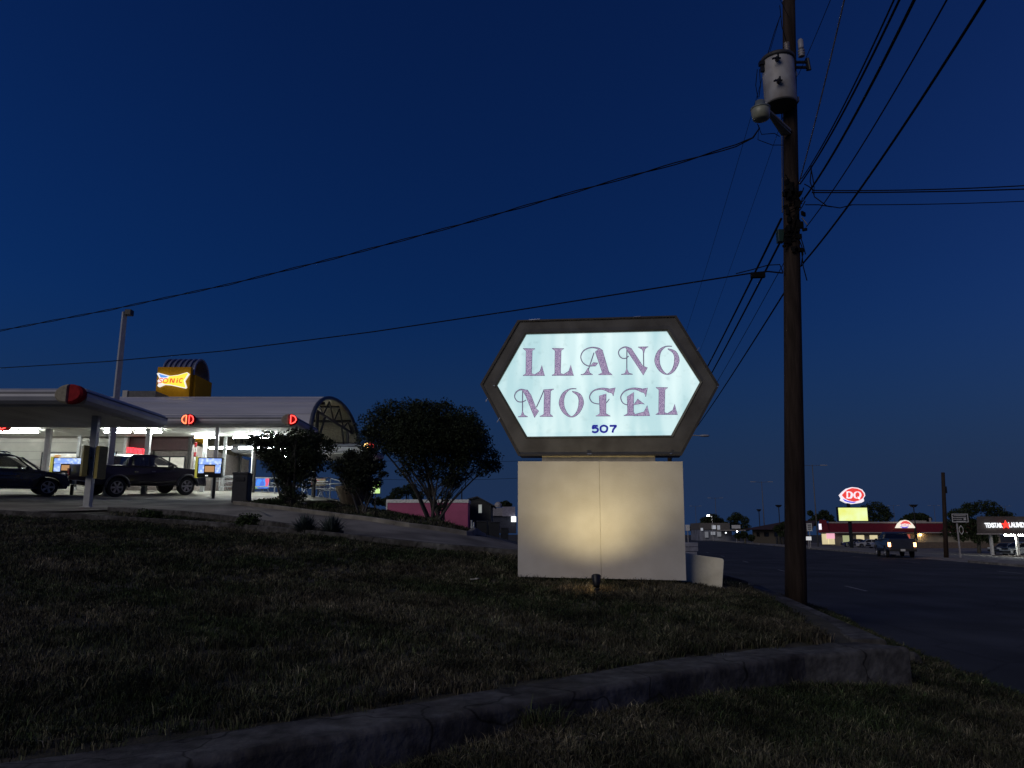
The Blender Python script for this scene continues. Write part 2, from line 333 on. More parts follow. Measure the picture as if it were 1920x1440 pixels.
m1 = n_.new('ShaderNodeMath'); m1.operation = 'MULTIPLY'; l_.new(r2.outputs[0], m1.inputs[0]); l_.new(r3.outputs[0], m1.inputs[1]); vm = n_.new('ShaderNodeVectorMath'); vm.operation = 'SCALE'; l_.new(src, vm.inputs[0]); l_.new(m1.outputs[0], vm.inputs['Scale']); l_.new(vm.outputs[0], pb_.inputs['Base Color'])
w1 = mb.build('retaining_wall', m_kerb, bevel=.015)
tag(w1, 'low old concrete retaining wall curving across the front of the lawn', 'wall')
mb = MB(); ya = [8.75, 10, 12, 14, 16, 17.2]
wall_mesh([sy(2.36, y) for y in ya], [sy(2.74, y) for y in ya], lambda x, y: .622+(y-8.7)*.006, -.3, mb)
tag(mb.build('retaining_wall', m_kerb, bevel=.015), 'straight concrete wall top beside the road, passing left of the utility pole', 'wall')
# driveway and car park concrete
DL = [gp(0, 962, 18, 30)-Vector((14, -4, 0)), gp(0, 962, 18, 30), gp(205, 957, 18), gp(330, 963, 18), gp(450, 976, 15), gp(560, 992, 14), gp(640, 1003, 14), gp(740, 1019, 13), gp(860, 1033, 12), (.1, 15.9), (2.6, 16.4), sy(4.2, 18.6)]
DU = [(-48, 34), (-30, 32), gp(60, 928, 24, 34), gp(250, 936, 24, 34), (-9.6, 28.6), gp(440, 947, 20), gp(560, 961, 20), gp(650, 973, 18), gp(760, 989, 16), gp(880, 1006, 16, 28), (1.4, 26.5), sy(4.2, 30)]
tag(loft('driveway', DL, DU, m_drive, HU, .02, 110, 16), kind='structure')
tag(loft('car_park', [(-48, 33.6), (-30, 31.6), gp(60, 928, 24, 34)-Vector((0, .4, 0)), gp(250, 936, 24, 34)-Vector((0, .4, 0)), (-9.4, 28.3)], [(-48, 50), (-30, 50), (-18, 50), (-12, 50), (-8.2, 50)], mat('car_park_concrete', (.32, .305, .26), .8, var=.2, scale=.8, bump=.2, bscale=30), HU, .03, 50, 40), kind='structure')
tag(loft('side_street', [(-1.2, 27), (1.4, 26), sy(4.2, 27)], [(-4.5, 62), (2, 62), sy(4.2, 62)], m_asph, HU, .025, 20, 50), kind='structure')
mb = MB(); strip(mb, K1[1:], .17, .13, HU); tag(mb.build('kerb', m_kerb), 'long concrete kerb along the far edge of the lawn', 'kerb')
mb = MB(); strip(mb, [gp(440, 947, 20), gp(560, 961, 20), gp(650, 973, 18), gp(760, 989, 16), gp(880, 1006, 16, 28), (-1.0, 27.5)], .16, .13, HU)
tag(mb.build('kerb', m_conc), 'concrete kerb between the driveway and the planted bank with trees', 'kerb')
mb = MB(); strip(mb, [gp(205, 957, 18), gp(330, 963, 18), gp(450, 976, 15), gp(560, 992, 14), gp(640, 1003, 14)], .15, .1, HU)
tag(mb.build('kerb', m_kerb), 'short kerb between the driveway and the narrow shrub bed', 'kerb')
# right of the road: kerb, pavement, forecourt
mb = MB()
def rstrip(mb, s0, s1, t0, t1, z0, z1, zb=-.3):
    n = int((t1-t0)/10)+1
    for i in range(n):
        a, b = t0+(t1-t0)*i/n, t0+(t1-t0)*(i+1)/n; P = [RN*s0+RD*a, RN*s1+RD*a, RN*s1+RD*b, RN*s0+RD*b]; zz = [z0, z1, z1, z0]
        mb.add([(p.x, p.y, zb) for p in P]+[(p.x, p.y, z) for p, z in zip(P, zz)], [(0, 3, 2, 1), (4, 5, 6, 7), (0, 1, 5, 4), (1, 2, 6, 5), (2, 3, 7, 6), (3, 0, 4, 7)])
for a, b in ((-30, 52), (66, 118), (131, 260)): rstrip(mb, 20.5, 20.75, a, b, .12, .12)
tag(mb.build('kerb', m_conc), 'far kerb on the opposite side of the road', 'kerb')
mb = MB()
for a, b in ((52, 66), (118, 131)): rstrip(mb, 20.5, 24.5, a, b, .01, .0)
rstrip(mb, 22.2, 24, -30, 260, .015, .0)
tag(mb.build('pavement', m_conc), kind='structure')
V = []; sg = np.linspace(24.6, 130, 30); tg = np.linspace(20, 230, 40)
for t in tg:
    for s in sg:
        p = RN*float(s)+RD*float(t); V.append((p.x, p.y, HR(p.x, p.y)+.03))
i, j = np.meshgrid(np.arange(39), np.arange(29), indexing='ij'); k = (i*30+j).ravel()
tag(npmesh('forecourt', V, np.stack([k, k+1, k+31, k+30], 1), mat('forecourt_concrete', (.16, .15, .135), .85, var=.2, scale=.4)), kind='structure')

# ---------------------------------------------------------------- grass
gm = attr_mat('grass_blades')
def patch(x, y):
    return (np.sin(x*1.3+2*np.sin(y*.7))+np.sin(y*1.9+1.7*np.sin(x*.9))+.6*np.sin(x*4.1+y*3.3))/2.6
def grass(name, X, Y, Z, hgt, wid, greenbias, mtl=gm, lean=.9, hf=None):
    """tufts: every root point carries a small spray of blades that share a tone"""
    k0 = 6; n0 = len(X)//k0; X, Y, Z = X[:n0], Y[:n0], Z[:n0]; hgt = (hgt+0*RNG.uniform(size=len(hgt)))[:n0] if hasattr(hgt, '__len__') else np.full(n0, hgt); wid = (wid+np.zeros(len(wid)))[:n0] if hasattr(wid, '__len__') else np.full(n0, wid)
    tg = RNG.normal(0, .25, n0); tb = np.exp(RNG.normal(-.15, .5, n0)); rep_ = lambda a: np.repeat(a, k0); greenbias = rep_((greenbias+np.zeros(n0*k0+k0))[:n0] if not hasattr(greenbias, '__len__') else greenbias[:n0])
    X, Y, Z, hgt, wid, tg, tb = map(rep_, (X, Y, Z, hgt, wid, tg, tb)); n = len(X); q = RNG.uniform(0, 2*math.pi, n); dx, dy = np.cos(q), np.sin(q); sp_ = RNG.uniform(0, .035, n)
    X = X+dx*sp_; Y = Y+dy*sp_; hgt = hgt*RNG.uniform(.5, 1.15, n); wid = wid*RNG.uniform(.7, 1.2, n)
    P = np.stack([X, Y, Z], 1); ln = RNG.uniform(.15, 1, n)*lean*hgt; ln2 = ln*RNG.uniform(1.4, 2.6, n)
    q2 = RNG.uniform(0, 2*math.pi, n); wx, wy = np.cos(q2)*wid/2, np.sin(q2)*wid/2
    A = P+np.stack([-wx, -wy, -.02+0*wx], 1); B = P+np.stack([wx, wy, -.02+0*wx], 1)
    M1 = P+np.stack([dx*ln*.5-wx*.7, dy*ln*.5-wy*.7, hgt*.6], 1); M2 = P+np.stack([dx*ln*.5+wx*.7, dy*ln*.5+wy*.7, hgt*.6], 1)
    T = P+np.stack([dx*ln2*.7, dy*ln2*.7, hgt*RNG.uniform(.45, 1.0, n)], 1)
    V = np.stack([A, B, M2, M1, T], 1).reshape(-1, 3); k = np.arange(n)[:, None]*5
    F = np.concatenate([k+np.array([[0, 1, 2]]), k+np.array([[0, 2, 3]]), k+np.array([[3, 2, 4]])])
    g = np.clip(patch(X, Y)*.55+.55+greenbias+tg+RNG.normal(0, .08, n), 0, 1)[:, None]
    green = np.array([[.030, .046, .018]]); straw = np.array([[.135, .118, .084]])
    c = straw*(1-g)+green*g; mot = np.sin(X*7.3+2*np.sin(Y*3.1))*np.sin(Y*6.1+2*np.sin(X*2.7))+.7*np.sin(X*2.1+Y*1.3)*np.sin(Y*2.6-X); c *= (tb*np.clip(.95+.42*mot, .35, 1.7)*RNG.uniform(.75, 1.25, n))[:, None]; c = np.repeat(c, 5, 0); c = np.concatenate([c, np.ones((len(c), 1))], 1)
    return npmesh(name, V, F, mtl, col=c)
def zone(I, O, n, p=1.0):
    I = np.array([q[:2] for q in I], float); O = np.array([q[:2] for q in O], float); L = np.concatenate([[0], np.cumsum(np.hypot(*np.diff(I, axis=0).T))]); M = np.concatenate([[0], np.cumsum(np.hypot(*np.diff(O, axis=0).T))])
    u = RNG.uniform(0, 1, n); v = RNG.uniform(0, 1, n)**p
    a = np.stack([np.interp(u*L[-1], L, I[:, 0]), np.interp(u*L[-1], L, I[:, 1])], 1); b = np.stack([np.interp(u*M[-1], M, O[:, 0]), np.interp(u*M[-1], M, O[:, 1])], 1)
    q = a*(1-v[:, None])+b*v[:, None]; return q[:, 0], q[:, 1]
def view_ok(x, y, m=.72): return (y > .2) & (np.abs(x) < y*m+2.2)
NG = GRASS_N
gx, gy = zone([(-9.5, -.5), (-6.9, .9), (-2.6, 4.3), (-1.2, 5.35), (-.05, 6.3), (1.38, 7.55), (2.5, 8.25), (3.4, 8.8)], [(-26, 23.6), (-22, 22.7), (-13.9, 21), (-8.1, 19.6), (-3.5, 17.3), (.1, 15.25), (2.6, 15.5), (4.6, 16.6)], NG, 1.35)
ok = view_ok(gx, gy); gx, gy = gx[ok], gy[ok]; cl = RNG.integers(0, len(gx), len(gx)); kk = RNG.uniform(0, 1, len(gx)) < .55
gx = np.where(kk, np.round(gx*5)/5+RNG.normal(0, .045, len(gx)), gx); gy = np.where(kk, np.round(gy*5)/5+RNG.normal(0, .045, len(gy))+.1*np.sin(gx*9), gy)
sg_ = gx*math.cos(TH)-gy*math.sin(TH); pn = np.sin(gx*3.1+np.sin(gy*2.3)*2)*np.sin(gy*2.7+np.sin(gx*1.9)*2); ok = (sg_ < 2.33) & (RNG.uniform(0, 1, len(gx)) < .62+.45*pn); gx, gy = gx[ok], gy[ok]; od = RNG.permutation(len(gx)); gx, gy = gx[od], gy[od]
gz = HU(gx, gy); n = len(gx)
hh = RNG.uniform(.035, .10, n)*(1+.45*patch(gx*.8, gy*.8)); ww = .0035+.0005*gy
tag(grass('lawn_grass', gx, gy, gz, hh, ww, .02+.10*np.clip((gy-9)/6, 0, 1)), 'patchy half dry lawn grass around the motel sign', 'grass', kind='stuff')
gx, gy = zone([(-3, -.5), (0, 0), (4.6, 0)], [(-2.5, 3.4), (-1, 4.6), (.1, 5.5), (1.5, 6.7), (2.8, 7.6), (4.1, 8.1), (5.6, 8.6)], NG//3, .8)
ok = view_ok(gx, gy, .8); gx, gy = gx[ok], gy[ok]; gx += RNG.normal(0, .03, len(gx)); s_ = gx*math.cos(TH)-gy*math.sin(TH); lim = 3.95+.12*np.sin(gy*7)
ok = s_ < lim; gx, gy = gx[ok], gy[ok]; n = len(gx)
tag(grass('verge_grass', gx, gy, HL(gx, gy), RNG.uniform(.035, .10, n), .0035+.0006*gy, .0), 'dry grass on the low verge in front of the retaining wall', 'grass', kind='stuff')
yy = RNG.uniform(8.2, 18, NG//18); s_ = 2.8+1.25*RNG.uniform(0, 1, len(yy))+.08*np.sin(yy*6); gx = (s_+yy*math.sin(TH))/math.cos(TH)
tag(grass('verge_grass', gx, yy, HL(gx, yy), RNG.uniform(.04, .12, len(yy)), .012+0*yy, .15), 'rough grass strip between the wall top and the road around the utility pole', 'grass', kind='stuff')

# ================================================================ MOTEL SIGN
PA = at(972, 720, 12.66); PB = at(1270, 720, 12.31); SX = Vector((PB.x-PA.x, PB.y-PA.y, 0)).normalized(); SN = Vector((SX.y, -SX.x, 0))   # SN points to the viewer
def onp(px, py, off=0):
    d = ray(px, py); o = Vector((0, 0, CZ)); P0 = Vector((PA.x, PA.y, 0))+SN*off
    t = (P0-Vector((0, 0, 0))).dot(SN)/d.dot(SN); return o+d*t
S_ = lambda zx, zy, off=0: onp(880+zx/4, 580+zy/4, off)
base = onp(1125, 1090); base.z = h(base.x, base.y)
sign = empty('motel_sign', base, 'lit hexagonal motel roadside sign in a dark frame on a pale plywood base', 'sign')
outer = [(365, 85), (1550, 50), (1870, 570), (1590, 1095), (370, 1098), (85, 565)]; inner = [(428, 187), (1482, 163), (1728, 545), (1512, 945), (435, 955), (210, 570)]
m_fr = mat('sign_frame_metal', (.10, .099, .098), .55, metal=.1, var=.15, scale=3, dirt=(.066, .063, .06), bump=.1, bscale=8)
m_edge = mat('sign_inner_trim', (.10, .105, .09), .45, metal=.3)
mb = MB()
O = [S_(*p) for p in outer]; I2 = [S_(p[0]+(960-p[0])*-.022, p[1]+(560-p[1])*-.03) for p in inner]
Ob = [p-SN*.42 for p in O]; Ib = [p-SN*.42 for p in I2]
mb.add(O+I2+Ob, [(i, (i+1) % 6, 6+(i+1) % 6, 6+i) for i in range(6)]+[(i, 12+i, 12+(i+1) % 6, (i+1) % 6) for i in range(6)]+[(12, 13, 14, 15, 16, 17)])
fr = mb.build('frame', m_fr, sign, bevel=.012)
# raised outer lip of the frame and trim around the face
mb = MB()
for i in range(6):
    a, b = O[i], O[(i+1) % 6]; c = Vector((sum((p.x for p in O))/6, sum((p.y for p in O))/6, sum((p.z for p in O))/6))
    f = lambda p, k: c+(p-c)*k
    mb.add([f(a, 1.004), f(b, 1.004), f(b, .982), f(a, .982)]+[q+SN*.025 for q in (f(a, 1.004), f(b, 1.004), f(b, .982), f(a, .982))], [(0, 3, 2, 1), (4, 5, 6, 7), (0, 1, 5, 4), (1, 2, 6, 5), (2, 3, 7, 6), (3, 0, 4, 7)])
mb.build('outer_lip', mat('lip_metal', (.05, .046, .044), .5, metal=.2), sign)
mb = MB(); I = [S_(*p) for p in inner]
for i in range(6):
    a, b, c_, d_ = I[i], I[(i+1) % 6], I2[(i+1) % 6], I2[i]
    mb.add([a-SN*.02, b-SN*.02, b+SN*.012, a+SN*.012, d_-SN*.02, c_-SN*.02, c_+SN*.02, d_+SN*.02], [(0, 1, 2, 3), (3, 2, 6, 7), (7, 6, 5, 4), (4, 5, 1, 0)])
mb.build('face_trim', m_edge, sign)
# backlit face
fm = bpy.data.materials.new('backlit_acrylic'); fm.use_nodes = True; n_ = fm.node_tree.nodes; l_ = fm.node_tree.links; b_ = n_['Principled BSDF']
tc = n_.new('ShaderNodeTexCoord'); mp = n_.new('ShaderNodeMapping'); mp.inputs['Scale'].default_value = (1.1, 1.1, .22); l_.new(tc.outputs['Object'], mp.inputs[0])
nz = n_.new('ShaderNodeTexNoise'); nz.inputs['Scale'].default_value = 2.4; nz.inputs['Detail'].default_value = 2; l_.new(mp.outputs[0], nz.inputs['Vector'])
cr = n_.new('ShaderNodeValToRGB'); l_.new(nz.outputs['Fac'], cr.inputs[0]); cr.color_ramp.elements[0].position = .34; cr.color_ramp.elements[0].color = srgb(176, 214, 220); cr.color_ramp.elements[1].position = .7; cr.color_ramp.elements[1].color = srgb(230, 252, 252)
nz2 = n_.new('ShaderNodeTexNoise'); nz2.inputs['Scale'].default_value = 9; nz2.inputs['Detail'].default_value = 6; l_.new(tc.outputs['Object'], nz2.inputs['Vector'])
cr2 = n_.new('ShaderNodeValToRGB'); l_.new(nz2.outputs['Fac'], cr2.inputs[0]); cr2.color_ramp.elements[0].position = .28; cr2.color_ramp.elements[0].color = (.86, .87, .87, 1); cr2.color_ramp.elements[1].position = .42; cr2.color_ramp.elements[1].color = (1, 1, 1, 1)
mu = n_.new('ShaderNodeMixRGB'); mu.blend_type = 'MULTIPLY'; mu.inputs[0].default_value = 1; l_.new(cr.outputs[0], mu.inputs[1]); l_.new(cr2.outputs[0], mu.inputs[2]); l_.new(mu.outputs[0], b_.inputs['Emission Color']); b_.inputs['Emission Strength'].default_value = FACE_E
b_.inputs['Base Color'].default_value = (.3, .32, .32, 1); b_.inputs['Roughness'].default_value = .3
mb = MB(); mb.prism([p-SN*.03 for p in I], -SN*.01); face = mb.build('face_panel', fm, sign)
# faint second layer of lettering showing through from the far face
ghost = mat('ghost_vinyl', (.3, .3, .3), .5, emit=srgb(232, 255, 254), es=FACE_E)
# lettering
lm = bpy.data.materials.new('cracked_vinyl'); lm.use_nodes = True; n_ = lm.node_tree.nodes; l_ = lm.node_tree.links; b_ = n_['Principled BSDF']
tc = n_.new('ShaderNodeTexCoord'); vo = n_.new('ShaderNodeTexVoronoi'); vo.feature = 'DISTANCE_TO_EDGE'; vo.inputs['Scale'].default_value = 42; l_.new(tc.outputs['Object'], vo.inputs['Vector'])
cr = n_.new('ShaderNodeValToRGB'); l_.new(vo.outputs['Distance'], cr.inputs[0]); cr.color_ramp.elements[0].position = .05; cr.color_ramp.elements[0].color = srgb(178, 164, 192); cr.color_ramp.elements[1].position = .2; cr.color_ramp.elements[1].color = srgb(112, 98, 138)
l_.new(cr.outputs[0], b_.inputs['Emission Color']); b_.inputs['Emission Strength'].default_value = .9; b_.inputs['Base Color'].default_value = (.12, .06, .14, 1)
lo = mat('vinyl_outline', (.06, .04, .08), .5, emit=srgb(92, 88, 116), es=.75)
def letter(polys=(), ribs=(), dx=0, dy=0):
    A = MB(); B = MB(); ca = lambda x, y: S_(x+dx, y+dy, -.012); cb = lambda x, y: S_(x+dx, y+dy, -.018)
    for P in polys:
        add_poly(A, P, ca); P = np.array(P, float); add_ribbon(B, P, 6, cb, closed=True, sub=1)
    for path, w in ribs:
        w = np.full(len(path), float(w)) if not hasattr(w, '__len__') else np.array(w, float)
        add_ribbon(B, path, w+3.5, cb)
        if w.max() > 7: add_ribbon(A, path, np.maximum(w-3, .5), ca)
    o = B.build('letter', lo, sign)
    if A.v: A.build('letter_fill', lm, o)
    return o
LL = [(403, 294), (493, 296), (470, 312), (466, 480), (490, 490), (530, 465), (545, 418), (552, 460), (566, 496), (402, 496), (425, 480), (427, 312)]
OO = ([(1520, 277), (1470, 280), (1425, 318), (1408, 385), (1432, 450), (1482, 487), (1530, 455), (1556, 385), (1540, 325), (1488, 296)], [3, 6, 24, 38, 26, 5, 22, 38, 26, 3])
letter([LL]); letter([LL], dx=217, dy=-1)
letter([[(945, 318), (975, 296), (1000, 318), (1045, 470), (1072, 490), (968, 490), (998, 472)], [(835, 490), (868, 478), (890, 440), (903, 478), (925, 489)], [(905, 427), (930, 400), (966, 402), (945, 425)]],
       [([(1000, 316), (965, 293), (910, 287), (858, 310), (836, 355), (852, 400), (890, 424), (925, 422)], [12, 10, 6, 5, 4, 4, 5, 8]), ([(935, 325), (912, 395), (892, 455)], 4)])
letter([[(1170, 284), (1215, 296), (1300, 425), (1335, 437), (1303, 494), (1285, 460), (1195, 325)], [(1138, 488), (1170, 478), (1180, 440), (1195, 478), (1225, 487)], [(1265, 283), (1342, 281), (1315, 300), (1309, 335), (1298, 300)]],
       [([(1215, 298), (1170, 283), (1130, 300), (1119, 330), (1138, 362), (1170, 368), (1195, 350)], [8, 8, 5, 4, 4, 4, 4]), ([(1182, 290), (1181, 380), (1181, 450)], 4), ([(1306, 320), (1307, 380), (1308, 440)], 4)])
letter([], [OO])
letter([[(395, 604), (435, 605), (462, 645), (500, 745), (520, 762), (488, 812), (475, 775), (425, 650)], [(365, 806), (390, 795), (398, 760), (412, 795), (438, 805)], [(555, 604), (634, 598), (608, 615), (604, 785), (628, 803), (528, 803), (560, 785), (563, 615)]],
       [([(430, 610), (385, 602), (350, 623), (340, 658), (362, 690), (398, 694), (425, 680)], [8, 8, 5, 4, 4, 4, 4]), ([(400, 605), (399, 690), (399, 765)], 4), ([(503, 735), (535, 665), (560, 605)], 4)])
letter([], [OO], dx=-717, dy=319)
letter([[(975, 650), (1025, 632), (1023, 780), (1058, 800), (948, 800), (980, 780)], [(1078, 650), (1094, 588), (1040, 600), (1000, 592), (1040, 620), (1070, 628)]],
       [([(1062, 612), (1030, 602), (985, 596), (930, 612), (902, 655), (920, 695), (965, 709), (1020, 705), (1050, 672)], [22, 20, 11, 6, 5, 4, 4, 4, 3])])
letter([[(1185, 655), (1232, 622), (1230, 770), (1250, 795), (1158, 797), (1188, 780)], [(1322, 655), (1336, 590), (1280, 600), (1240, 592), (1285, 618), (1312, 626)], [(1232, 718), (1265, 672), (1282, 690), (1314, 712), (1280, 707)], [(1230, 798), (1355, 797), (1342, 765), (1335, 722), (1310, 770), (1250, 786)]],
       [([(1305, 610), (1275, 601), (1225, 595), (1168, 612), (1136, 655), (1150, 700), (1185, 716), (1212, 705)], [22, 20, 11, 6, 5, 4, 4, 4])])
letter([LL], dx=996, dy=292)
nb = mat('number_vinyl', (.01, .01, .15), .5, emit=srgb(22, 26, 140), es=.9)
for path, cl in (([(964, 874), (946, 874), (929, 874), (927, 884), (925, 893), (940, 889), (957, 892), (965, 904), (957, 918), (938, 922), (920, 915)], False), ([(1010, 872), (1032, 882), (1034, 898), (1028, 914), (1010, 921), (990, 914), (984, 898), (988, 880)], True), ([(1052, 874), (1075, 874), (1101, 874), (1088, 890), (1078, 906), (1074, 925)], False)):
    B = MB(); add_ribbon(B, path, 15, lambda x, y: S_(x, y, -.012), cl, 3); B.build('number', nb, sign)
# clips and bolts on the frame
for zx, zy, L, ang in ((490, 76, 1.6, 2), (1260, 54, .9, 2), (1715, 300, .5, 55), (130, 680, .5, 58), (218, 830, .7, 58), (900, 1084, .5, 0), (1512, 1082, .16, 0), (1862, 578, .12, 0), (185, 573, .1, 0)):
    mb = MB(); p = S_(zx, zy, .03); mb.box(p, (.11*L+.015, .014, .012), rz=math.atan2(SX.y, SX.x), M=Matrix.Translation(p) @ Matrix.Rotation(R(ang), 4, SN) @ Matrix.Translation(-p)); mb.build('clip', mat('bright_metal', (.8, .82, .85), .25, metal=.9), sign)

# neck, plywood base
m_ply = mat('painted_plywood', (.60, .585, .54), .75, var=.03, scale=2.2, dirt=(.53, .51, .46), bump=.15, bscale=18)
def prism_px(pts, off, depth): return [onp(x, y, off) for x, y in pts], -SN*depth
mb = MB(); mb.prism(*prism_px([(1016, 846), (1228, 846), (1229, 870), (1016, 870)], -.03, .3)); mb.build('neck', mat('beige_board', (.5, .45, .34), .8), sign, bevel=.005)
bb = [(971, 865), (1123.3, 864.8), (1127.3, 1085), (971, 1081.6)], [(1123.9, 864.8), (1280, 865.2), (1286.8, 1088.7), (1127.9, 1085)]
for P in bb:
    mb = MB(); mb.prism(*prism_px(P, .02, .03)); mb.build('base_panel', m_ply, sign, bevel=.002)
P = [(972.5, 866.5), (1278.5, 867), (1285, 1087), (972.5, 1080)]; mb = MB(); mb.prism(*prism_px(P, -.012, .5)); mb.build('base_box', m_ply, sign, bevel=.004)
P = [(990, 1075), (1262, 1078), (1262, 1100), (990, 1095)]; mb = MB(); mb.prism(*prism_px(P, -.15, .25)); mb.build('footing', m_kerb, sign)
# flood light in front of the panel
fb = gp(1119, 1116, 9, 13)
fl = empty('flood_light', fb, 'small black stake flood light in the grass below the pale base panel', 'flood light')
tgt = onp(1104, 800); hd = Vector((fb.x, fb.y+.02, fb.z+.19)); dr = (tgt-hd).normalized(); Mx = Matrix.Translation(hd) @ dr.to_track_quat('Z', 'Y').to_matrix().to_4x4()
m_blk = mat('black_metal', (.02, .021, .024), .45, metal=.3)
mb = MB(); mb.tube([fb-Vector((0, 0, .1)), fb+Vector((0, 0, .12))], [.012, .02], 8); mb.tube([fb+Vector((-.02, 0, .07)), fb+Vector((.045, 0, .09))], .02, 8); mb.build('stake', m_blk, fl, smooth=False)
mb = MB(); mb.lathe((0, 0, 0), [(.02, -.1), (.045, -.085), (.06, 0), (.068, .06), (.068, .075), (.06, .075), (.055, .05)], 18, M=Mx); mb.build('lamp_head', m_blk, fl, smooth=True)
mb = MB(); mb.lathe((0, 0, 0), [(.054, .052), (.054, .056)], 16, M=Mx); mb.build('lens', mat('flood_glass', (.9, .8, .6), .1, emit=(1, .74, .38), es=14), fl)
sp = bpy.data.lights.new('flood_lamp', 'SPOT'); spo = bpy.data.objects.new('flood_lamp', sp); COL.objects.link(spo); sp.energy = FLOOD; sp.color = (1, .80, .42); sp.spot_size = R(124); sp.spot_blend = 1; sp.shadow_soft_size = .05
sp2 = bpy.data.lights.new('flood_spill', 'POINT'); spo2 = bpy.data.objects.new('flood_spill', sp2); COL.objects.link(spo2); sp2.energy = 2.2; sp2.color = (1, .62, .26); sp2.shadow_soft_size = .06
pl = hd+dr*.1; spo.location = pl; spo2.location = hd+Vector((-.03, .16, .04)); spo.rotation_euler = (tgt-pl).to_track_quat('-Z', 'Y').to_euler()

# white slab behind the sign beside the road, and the stack of white boards behind it
def slab(name, P, D, depth, mtl, label, cat, dz=0):
    pts = [at(x, y, D) for x, y in P]; mb = MB(); mb.prism(pts, (.0, depth, 0)); return tag(mb.build(name, mtl, bevel=.012), label, cat)
m_wp = mat('white_painted_concrete', (.72, .69, .56), .8, var=.12, scale=3, dirt=(.56, .53, .42), bump=.2, bscale=20)
P = [at(1270, 1033, 12.75), at(1310, 1041, 12.65), at(1350, 1046.5, 12.52), at(1356, 1048, 12.5), at(1357.5, 1052, 12.5), at(1354, 1104, 12.5), at(1270, 1104, 12.75)]
mb = MB(); mb.prism(P, Vector((.10, .70, 0)).normalized()*.09); tag(mb.build('concrete_slab', m_wp, bevel=.006), 'white painted concrete slab standing at the right edge of the sign base', 'wall')
pb = at(1296, 1026, 17.5)
mb = MB(); 
for i, (w, z) in enumerate(((.30, 0), (.34, .1), (.32, .2))): mb.box((pb.x-.06+.01*i, pb.y, pb.z-.14+z), (w, .28, .085))
tag(mb.build('block_stack', mat('chalk_white', (.55, .54, .56), .8)), 'stack of whitish blocks peeking out between the sign base and the road', 'blocks')
# tall weeds against the base and slab
def weeds(name, pts, label, hgt=.3, n=60, col=None, spread=.12, wid=.008, gb=.5):
    X = []; Y = []
    for x, y in pts:
        X += list(RNG.normal(x, spread, n)); Y += list(RNG.normal(y, spread*.6, n))
    X, Y = np.array(X), np.array(Y); return tag(grass(name, X, Y, HU(X, Y), RNG.uniform(.4, 1, len(X))*hgt, wid+0*X, gb, lean=.35), label, 'grass', kind='stuff')
q = [gp(x, y, 9, 15) for x, y in ((1290, 1094), (1302, 1097), (1316, 1098), (1333, 1099), (1350, 1100), (1275, 1093))]
weeds('weeds', [(p.x, p.y) for p in q], 'tuft of tall weeds in front of the white slab', .26, 60, gb=.15)
q = [gp(x, y, 9, 15) for x, y in ((985, 1084), (1048, 1086), (1085, 1088), (1100, 1090), (1180, 1092), (1240, 1094), (1150, 1092), (1020, 1086))]
weeds('weeds', [(p.x, p.y) for p in q], 'weeds along the foot of the pale base panel', .12, 70, gb=.1, spread=.1, wid=.007)

# ================================================================ UTILITY POLE AND WIRES
PD = 14.5
pb = at(1491, 1135, PD); pt = at(1479, 2, PD); pb0 = Vector((pb.x, pb.y, .2))
def on_pole(py): 
    """point of the pole axis seen at image row py"""
    lo, hi = 0.0, 1.0
    for _ in range(40):
        m_ = (lo+hi)/2; p = pb.lerp(pt, m_); d = p-Vector((0, 0, CZ)); dep = d.y*CP+d.z*SP; v = (-d.y*SP+d.z*CP)/dep
        if 720-FPX*v > py: lo = m_
        else: hi = m_
    return pb.lerp(pt, (lo+hi)/2)
pole = empty('utility_pole', (pb.x, pb.y, .44), 'tall dark wooden utility pole with a white transformer beside the road', 'utility pole')
m_wood = mat('pole_wood', (.042, .030, .024), .9, spec=.15, var=.3, scale=3, stretch=(6, 6, .5), bump=.7, bscale=14, dirt=(.028, .02, .016))
mb = MB(); n = 14; mb.tube([pb0.lerp(pt, i/n) for i in range(n+1)], [.198-.07*i/n for i in range(n+1)], 18); shaft = mb.build('shaft', m_wood, pole, smooth=True)
mb = MB(); mb.tube([pt-Vector((0, 0, .005)), pt+Vector((0, 0, .05))], [.135, .12], 18); mb.build('top_cap', mat('cap_metal', (.5, .47, .45), .5), pole)
# transformer
T1 = at(1459, 144, 14.25); tr_b = T1.z-.48; tr_t = T1.z+.50; rT = .315
tcx = at(1459, 140, 14.25).x; tcy = 14.22
m_gal = mat('transformer_paint', (.45, .45, .46), .5, var=.08, scale=3, dirt=(.30, .27, .25))
z0 = at(1459, 186, 14.0).z; z1 = at(1455, 100, 14.0).z
mb = MB(); mb.lathe((tcx, tcy, 0), [(rT-.02, z0), (rT, z0+.02), (rT, z1-.02), (rT-.01, z1)], 32); tank = mb.build('transformer_tank', m_gal, pole, smooth=False)
for p in tank.data.polygons: p.use_smooth = len(p.vertices) == 4
mb = MB(); mb.lathe((tcx, tcy, 0), [(rT+.02, z1-.06), (rT+.03, z1-.02), (rT+.02, z1+.02), (rT*.6, z1+.07), (.05, z1+.09)], 32); mb.build('tank_lid', mat('lid_metal', (.05, .05, .055), .6), tank, smooth=True)
mb = MB(); mb.lathe((tcx, tcy, 0), [(rT-.03, z0-.03), (rT-.005, z0-.025), (rT-.005, z0+.0)], 32); mb.build('tank_bottom', mat('tank_bottom_dark', (.03, .03, .03), .8), tank)
